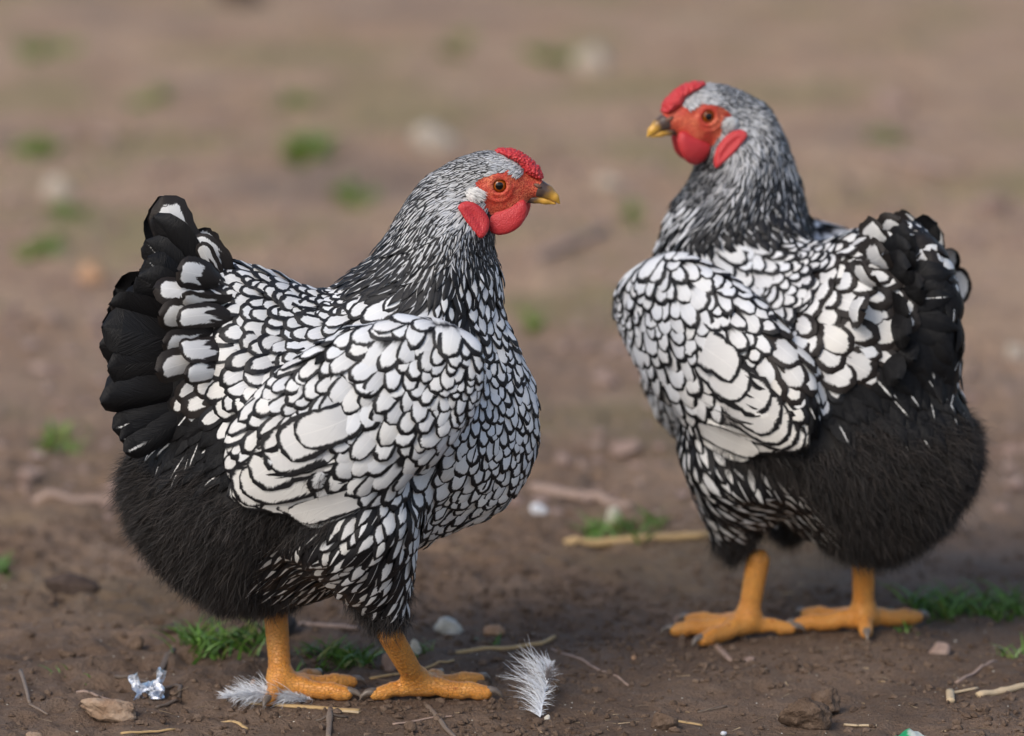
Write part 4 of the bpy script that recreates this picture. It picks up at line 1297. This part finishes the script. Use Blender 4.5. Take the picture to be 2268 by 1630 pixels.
stick([(345,1500),(385,1450)], 15, 'darktwig', 'dark curled bark strip rising behind the foil', 'bark', 'bark_strip', flat=.4)
stick([(170,1546),(262,1552)], 9, 'pinkish', 'thin straw lying behind the tan rock')
stick([(664,1394),(730,1402),(795,1412)], 16, 'pinkish', 'pinkish stalk lying beyond the profile hen\'s legs', 'stalk', 'stalk')
stick([(2118,1494),(2160,1474),(2206,1450)], 9, 'pinkish', 'thin slanting stalk beyond the bent straw', 'stalk', 'stalk')
stick([(1582,1426),(1622,1462)], 18, 'pinkish', 'short pale chip sticking out under the half-turned hen\'s foot', 'chip', 'wood_chip', flat=.4)
stick([(1180,1095),(1290,1110),(1400,1124)], 34, 'pinkish', 'dull broad stalk far behind the gap between the hens', 'stalk', 'stalk')
stick([(268,1630),(392,1616)], 9, 'straw', 'straw lying at the front edge below the tan rock')
stick([(870,1602),(950,1590),(1005,1586)], 7, 'pinkish', 'thin bent stem in front of the profile hen\'s foot', 'stalk', 'stalk')
stick([(700,1600),(770,1592)], 9, 'darktwig', 'dark thin twig below the split straw', 'twig', 'twig')
stick([(1545,1562),(1610,1558)], 9, 'darktwig', 'dark splinter on open soil behind the straw chip', 'twig', 'twig')
stick([(330,1175),(200,1160)], 16, 'pinkish', 'faint stalk behind the profile hen\'s rump', 'stalk', 'stalk') if False else None
stick([(1170,590),(1340,520)], 26, 'pinkish', 'faint stalk far behind between the two hens', 'stalk', 'stalk')
stick([(1920,350),(2120,400)], 30, 'pinkish', 'long dry stalk far behind the half-turned hen\'s back', 'stalk', 'stalk')

# grass
t = NT('grass_blade'); ca = t.n('ShaderNodeVertexColor', layer_name='fcol')
sc = t.n('ShaderNodeSeparateColor'); t.l(ca.outputs[0], sc.inputs[0])
c = t.mix(sc.outputs[0], (0.045, 0.125, 0.016), (0.13, 0.25, 0.035)); c = t.mix(sc.outputs[1], c, (0.20, 0.21, 0.05))
t.set(Base_Color=c, Roughness=.45); M['grass'] = t.m
def tuft(X, Y, w, d, n, hpx, label, seed, bw=.0026):
    r = np.random.default_rng(seed)
    p, s = at(X, Y)
    if Y < 1000: n = int(n * .55); d = min(d, .10); w *= .7
    k = max(3, int(n / 9)); cc = np.stack([r.uniform(-.5, .5, k) * w * s, r.uniform(-.5, .5, k) * d], -1)
    b = cc[r.integers(0, k, n)] + r.normal(0, .004, (n, 2)) + r.normal(0, .06, (n, 2)) * w * s * .5
    z = gheight(b[:, 0] + p[0], b[:, 1] + p[1]) - p[2]
    root_ = np.stack([b[:, 0], b[:, 1], z - .002], -1)
    a = r.uniform(0, 2 * np.pi, n); out = np.stack([np.cos(a), np.sin(a), np.zeros(n)], -1)
    lean = r.uniform(.15, .9, n)[:, None]
    d0 = unit(out * lean * .6 + np.array([0, 0, 1.0])); d1 = unit(out * (lean + .5) + np.array([0, 0, .25]))
    L = hpx * s * r.uniform(.35, 1.15, n)
    V, F = ribbons(root_, d0, d1, L, bw * r.uniform(.6, 1.3, n), r, 4)
    col = np.repeat(np.stack([r.random(n) * (1.0 if Y > 1000 else .4) + (0 if Y > 1000 else .6), (r.random(n) < (.12 if Y > 1000 else .5)) * .8, np.zeros(n), np.ones(n)], -1), 10, 0)
    o = mk('grass_tuft', V, F, M['grass'], col=col)
    tag(o, label, 'grass', 'grass tufts in the yard')
    return place(o, p)
tuft(490, 1442, 175, .05, 300, 92, 'bright grass tuft behind the profile hen\'s rear leg', 1)
tuft(760, 1470, 180, .045, 200, 70, 'low grass tuft between the profile hen\'s legs', 2)
tuft(945, 1448, 40, .02, 16, 60, 'few grass blades behind the profile hen\'s forward leg', 3)
tuft(1085, 1430, 30, .01, 7, 60, 'pair of thin sprouts beyond the long tan straw', 4)
tuft(1390, 1186, 170, .06, 120, 80, 'green tuft behind the thick tan stalk', 5, .003)
tuft(2140, 1345, 250, .05, 320, 88, 'wide grass tuft to the tail side of the half-turned hen', 6)
tuft(2008, 1392, 30, .02, 12, 50, 'few blades over the half-turned hen\'s outer toe', 7)
tuft(2242, 1440, 34, .01, 12, 70, 'small grass sprout beyond the stout straw', 8)
tuft(112, 1500, 40, .012, 5, 46, 'thin pale sprouts left of the foil', 9, .0016)
tuft(202, 1506, 16, .004, 4, 24, 'tiny two-leaved sprout left of the foil', 10, .003)
tuft(4, 1270, 50, .05, 50, 66, 'green tuft level with the bark lump', 11, .003)
tuft(140, 975, 150, .12, 130, 60, 'grass tuft behind the broad pinkish stalk', 12, .005)
tuft(90, 570, 90, .15, 140, 60, 'short round grass tuft far behind the raised tail', 13, .007)
tuft(75, 358, 120, .2, 200, 60, 'grass tuft far off beside the pale stone', 14, .008)
tuft(150, 490, 110, .15, 110, 50, 'thin grass tuft far off below the pale stone', 15, .006)
tuft(690, 356, 100, .25, 240, 70, 'bright green tuft far behind the profile hen\'s back', 16, .009)
tuft(790, 450, 150, .2, 130, 56, 'pale green tuft far behind the profile hen\'s neck', 17, .006)
tuft(660, 240, 90, .25, 100, 56, 'faint tuft far off behind the bright green one', 18, .007)
tuft(1225, 150, 90, .25, 130, 60, 'green tuft beside the bright far stone', 19, .008)
tuft(1190, 725, 90, .12, 90, 50, 'faint tuft behind the profile hen\'s throat', 20, .006)
tuft(340, 240, 90, .2, 80, 50, 'dull tuft far off across the yard', 21, .007)
tuft(100, 130, 160, .3, 130, 50, 'wide dull tuft at the far end of the yard', 22, .008)
tuft(1960, 320, 110, .25, 110, 50, 'faint tuft far behind the half-turned hen\'s back', 23, .007)
tuft(1400, 490, 90, .2, 70, 50, 'faint tuft far behind the half-turned hen\'s beak', 24, .006)
tuft(1040, 120, 140, .3, 80, 50, 'sparse tuft far off behind the profile hen\'s comb', 25, .008)

# shed feathers
M['shed'] = plain('shed_down', (0.74, 0.76, 0.80), .6)
M['shed_dark'] = plain('shed_down_grey', (0.16, 0.14, 0.14), .7)
def shed(base, tip, w, n, label, seed, hz, sideways, one=False):
    r = np.random.default_rng(seed)
    p, s = at(*base); q, _ = at(*tip)
    ax = (q - p); ax[2] = 0; ax = ax + np.array([0, 0, hz]); L = np.linalg.norm(ax); d = ax / L
    sd = unit(np.cross(d, np.array(sideways, float)))
    k = np.linspace(0, 1, 8)[:, None]
    sh = d * L * k + np.array([0, 0, 1]) * (.15 * L * (k - k * k)) + np.array([0, 0, .0015])
    parts = [tube(sh, np.linspace(.0005, .0002, 8), 6)]
    u = r.random(n); c = np.stack([np.interp(u, k[:, 0], sh[:, j]) for j in range(3)], -1)
    sg = r.choice([-1, 1], n)[:, None]
    if one: sg = np.where(r.random((n, 1)) < .80, -1.0, .5); u = u ** 1.25
    if one and sd[0] < 0: sg = -sg
    d0 = unit(sd * sg + d * .5 + r.normal(0, .35, (n, 3)) + np.array([0, 0, .25])); d1 = unit(sd * sg * (1.0 if one else .5) + d * (.25 if one else 1.0) + r.normal(0, .40, (n, 3)))
    lf = np.where(sg[:, 0] * (1 if sd[0] > 0 else -1) > 0, .45, 1.25) if one else 1.0
    V, F = ribbons(c, d0, d1, lf * w * s * r.uniform(.35, 1.15, n) * np.sin(np.clip(u * 2.6 + .5, 0, 3.0)) .clip(.35), np.full(n, .0006), r, 4)
    V[:, 2] = np.maximum(V[:, 2], .0004)
    parts.append((V, F))
    V, F = join(parts)
    o = mk('shed_feather', V, F, M['shed']); tag(o, label, 'feather', 'shed white feathers on the soil')
    return place(o, p), c, d
shed((692, 1552), (500, 1563), 80, 1500, 'curled white down feather lying under the profile hen\'s rear foot', 1, .006, (0, 0, 1))
o_, _, _ = shed((1196, 1584), (1222, 1540), 84, 480, 'fluffy white down feather standing upright on open soil', 2, .026, (0, 1, 0), one=True)
r = np.random.default_rng(9); n = 70
rt = np.repeat(np.array([[0.006, .012, .026]]), n, 0) + r.normal(0, .0012, (n, 3))
V, F = ribbons(rt, unit(r.normal(0, .35, (n, 3)) + np.array([.1, 0, 1])), unit(r.normal(0, .6, (n, 3)) + np.array([.3, 0, .8])), r.uniform(.008, .018, n), np.full(n, .0005), r)
mk('feather_base', V, F, M['shed_dark'], o_)

# foil
t = NT('foil'); t.set(Base_Color=(0.86, 0.88, 0.92), Metallic=1.0, Roughness=.30); t.bump(t.noise(t.obj(), 420, 3), .6, .001); M['foil'] = t.m
p, s = at(328, 1544)
r = np.random.default_rng(4); n = 26
a, b = np.meshgrid(np.linspace(-1, 1, n), np.linspace(0, 1, n), indexing='ij')
hh_ = 28 + 30 * np.exp(-((a - .72) / .24) ** 2) + 10 * np.exp(-((a + .85) / .2) ** 2) - 6 * np.exp(-(a / .15) ** 2)
X0 = a * 32 * s * (1 + .15 * b); Z0 = b * hh_ * s
Y0_ = .012 * b + .006 * vnoise(a * 3.2 + 3, b * 3.2) * 2 + .004 * vnoise(a * 8 + 13, b * 8) * 2
X0 = X0 + .004 * vnoise(a * 5, b * 5 + 21) * 2; Z0 = Z0 + .004 * vnoise(a * 6 + 4, b * 6 + 9) * b * 2
V = np.stack([X0, Y0_, Z0 + .0008], -1).reshape(-1, 3)
i = np.arange(n - 1)[:, None] * n; j = np.arange(n - 1)[None]
F = np.stack([i + j, i + j + 1, i + n + j + 1, i + n + j], -1).reshape(-1, 4)
V2 = V + np.array([0, .0006, 0]); 
o = mk('foil_scrap', np.vstack([V, V2]), np.vstack([F, F[:, ::-1] + len(V)]), M['foil'], smooth=False)
place(tag(o, 'crumpled scrap of silver foil standing on the soil', 'foil'), p)

# plastic scrap
t = NT('green_plastic'); g_ = t.n('ShaderNodeTexCoord').outputs['Generated']; sp_ = t.n('ShaderNodeSeparateXYZ'); t.l(g_, sp_.inputs[0])
c = t.mix(t.step(.45, .62, t.math('ADD', sp_.outputs[0], t.math('MULTIPLY', t.math('SUBTRACT', t.noise(t.obj(), 160, 3), .5), .5))), (0.02, 0.33, 0.13), (0.50, 0.55, 0.50))
t.set(Base_Color=c, Roughness=.3); M['plastic'] = t.m
p, s = at(2016, 1626)
a, b = np.meshgrid(np.linspace(-1, 1, 20), np.linspace(0, 1, 8), indexing='ij')
V = np.stack([a * 42 * s, .02 * b * (1 - a * a * .7) - .006, .0012 + 12 * s * b * np.exp(-((a - .1) / .5) ** 2) + .004 * vnoise(a * 4, b * 3)], -1).reshape(-1, 3)
i = np.arange(19)[:, None] * 8; j = np.arange(7)[None]
F = np.stack([i + j, i + 8 + j, i + 8 + j + 1, i + j + 1], -1).reshape(-1, 4)
o = mk('plastic_scrap', np.vstack([V, V - np.array([0, 0, .0005])]), np.vstack([F, F[:, ::-1] + len(V)]), M['plastic'])
place(tag(o, 'torn scrap of green and white plastic in front of the large clod', 'plastic'), p)

# crumbs: loose soil grains, far too many to count, and pale grit
def crumbs(n, lo, hi, smin_, smax_, mat, name, label, seed, rough=True):
    r = np.random.default_rng(seed)
    ic = np.array([(0,-1,-1.618),(0,1,-1.618),(0,-1,1.618),(0,1,1.618),(-1,-1.618,0),(1,-1.618,0),(-1,1.618,0),(1,1.618,0),(-1.618,0,-1),(1.618,0,-1),(-1.618,0,1),(1.618,0,1)]) / 1.9
    from itertools import combinations
    D = np.linalg.norm(ic[:, None] - ic[None], axis=-1); e = D[D > 0].min() * 1.01
    fs = []
    for a, b, c in combinations(range(12), 3):
        if D[a, b] < e and D[b, c] < e and D[a, c] < e:
            nrm = np.cross(ic[b] - ic[a], ic[c] - ic[a])
            fs.append((a, b, c) if nrm @ ic[a] > 0 else (a, c, b))
    fs = np.array(fs)
    x = r.uniform(lo[0], hi[0], n); y = r.uniform(lo[1], hi[1], n)
    if rough:
        k = r.random(n) < .25 + .75 * sstep(.35, .6, vnoise(x / .12 + 31, y / .15) + .5); x, y = x[k], y[k]; n = len(x)
    sz = smin_ * (smax_ / smin_) ** (r.random(n) ** 2.2)
    V = ic[None] * (1 + r.normal(0, .22, (n, 12, 1))) * sz[:, None, None] * r.uniform(.6, 1.2, (n, 1, 3))
    V[..., 2] *= .75
    V = V + np.stack([x, y, gheight(x, y) + sz * .25], -1)[:, None]
    F = (fs[None] + (np.arange(n) * 12)[:, None, None]).reshape(-1, 3)
    o = mk(name, V.reshape(-1, 3), F, mat, smooth=False)
    return tag(o, label, 'soil' if 'soil' in name else 'grit', kind='stuff')
crumbs(26000, (-.42, 3.62), (.42, 4.5), .0005, .0042, STONE_M['clod'], 'soil_crumbs', 'loose brown soil crumbs strewn over the ground', 5)
crumbs(2600, (-.6, 4.5), (.6, 6.5), .003, .011, STONE_M['pink'], 'soil_lumps', 'scattered lumps of dry soil further back', 6)
crumbs(900, (-.42, 3.62), (.42, 4.4), .00025, .0009, STONE_M['white'], 'pale_grit', 'fine pale grit sprinkled over the soil', 7, False)

# chaff: short fibres of straw and root trodden into the soil
t = NT('chaff'); ca = t.n('ShaderNodeVertexColor', layer_name='fcol'); sc = t.n('ShaderNodeSeparateColor'); t.l(ca.outputs[0], sc.inputs[0])
t.set(Base_Color=t.mix(sc.outputs[0], (0.07, 0.045, 0.032), (0.50, 0.37, 0.22)), Roughness=.7); M['chaff'] = t.m
r = np.random.default_rng(77); n = 1500
x, y = r.uniform(-.42, .42, n), 3.62 + .9 * r.random(n) ** 1.3
a = r.uniform(0, 2 * np.pi, n); d = np.stack([np.cos(a), np.sin(a), r.normal(0, .08, n)], -1)
d1 = unit(d + np.stack([r.normal(0, .5, n), r.normal(0, .5, n), r.normal(-.05, .1, n)], -1))
V, F = ribbons(np.stack([x, y, gheight(x, y) + .0012], -1), unit(d), d1, .003 + .02 * r.random(n) ** 3, r.uniform(.0003, .0011, n), r, 4)
V[:, 2] = np.maximum(V[:, 2], gheight(V[:, 0], V[:, 1]) + .0004)
cc = np.repeat(r.random(n) ** 1.6, 10)
o = mk('chaff', V, F, M['chaff'], col=np.stack([cc, cc, cc, np.ones_like(cc)], -1))
tag(o, 'fine straw chaff and root fibres trodden into the soil', 'chaff', kind='stuff')
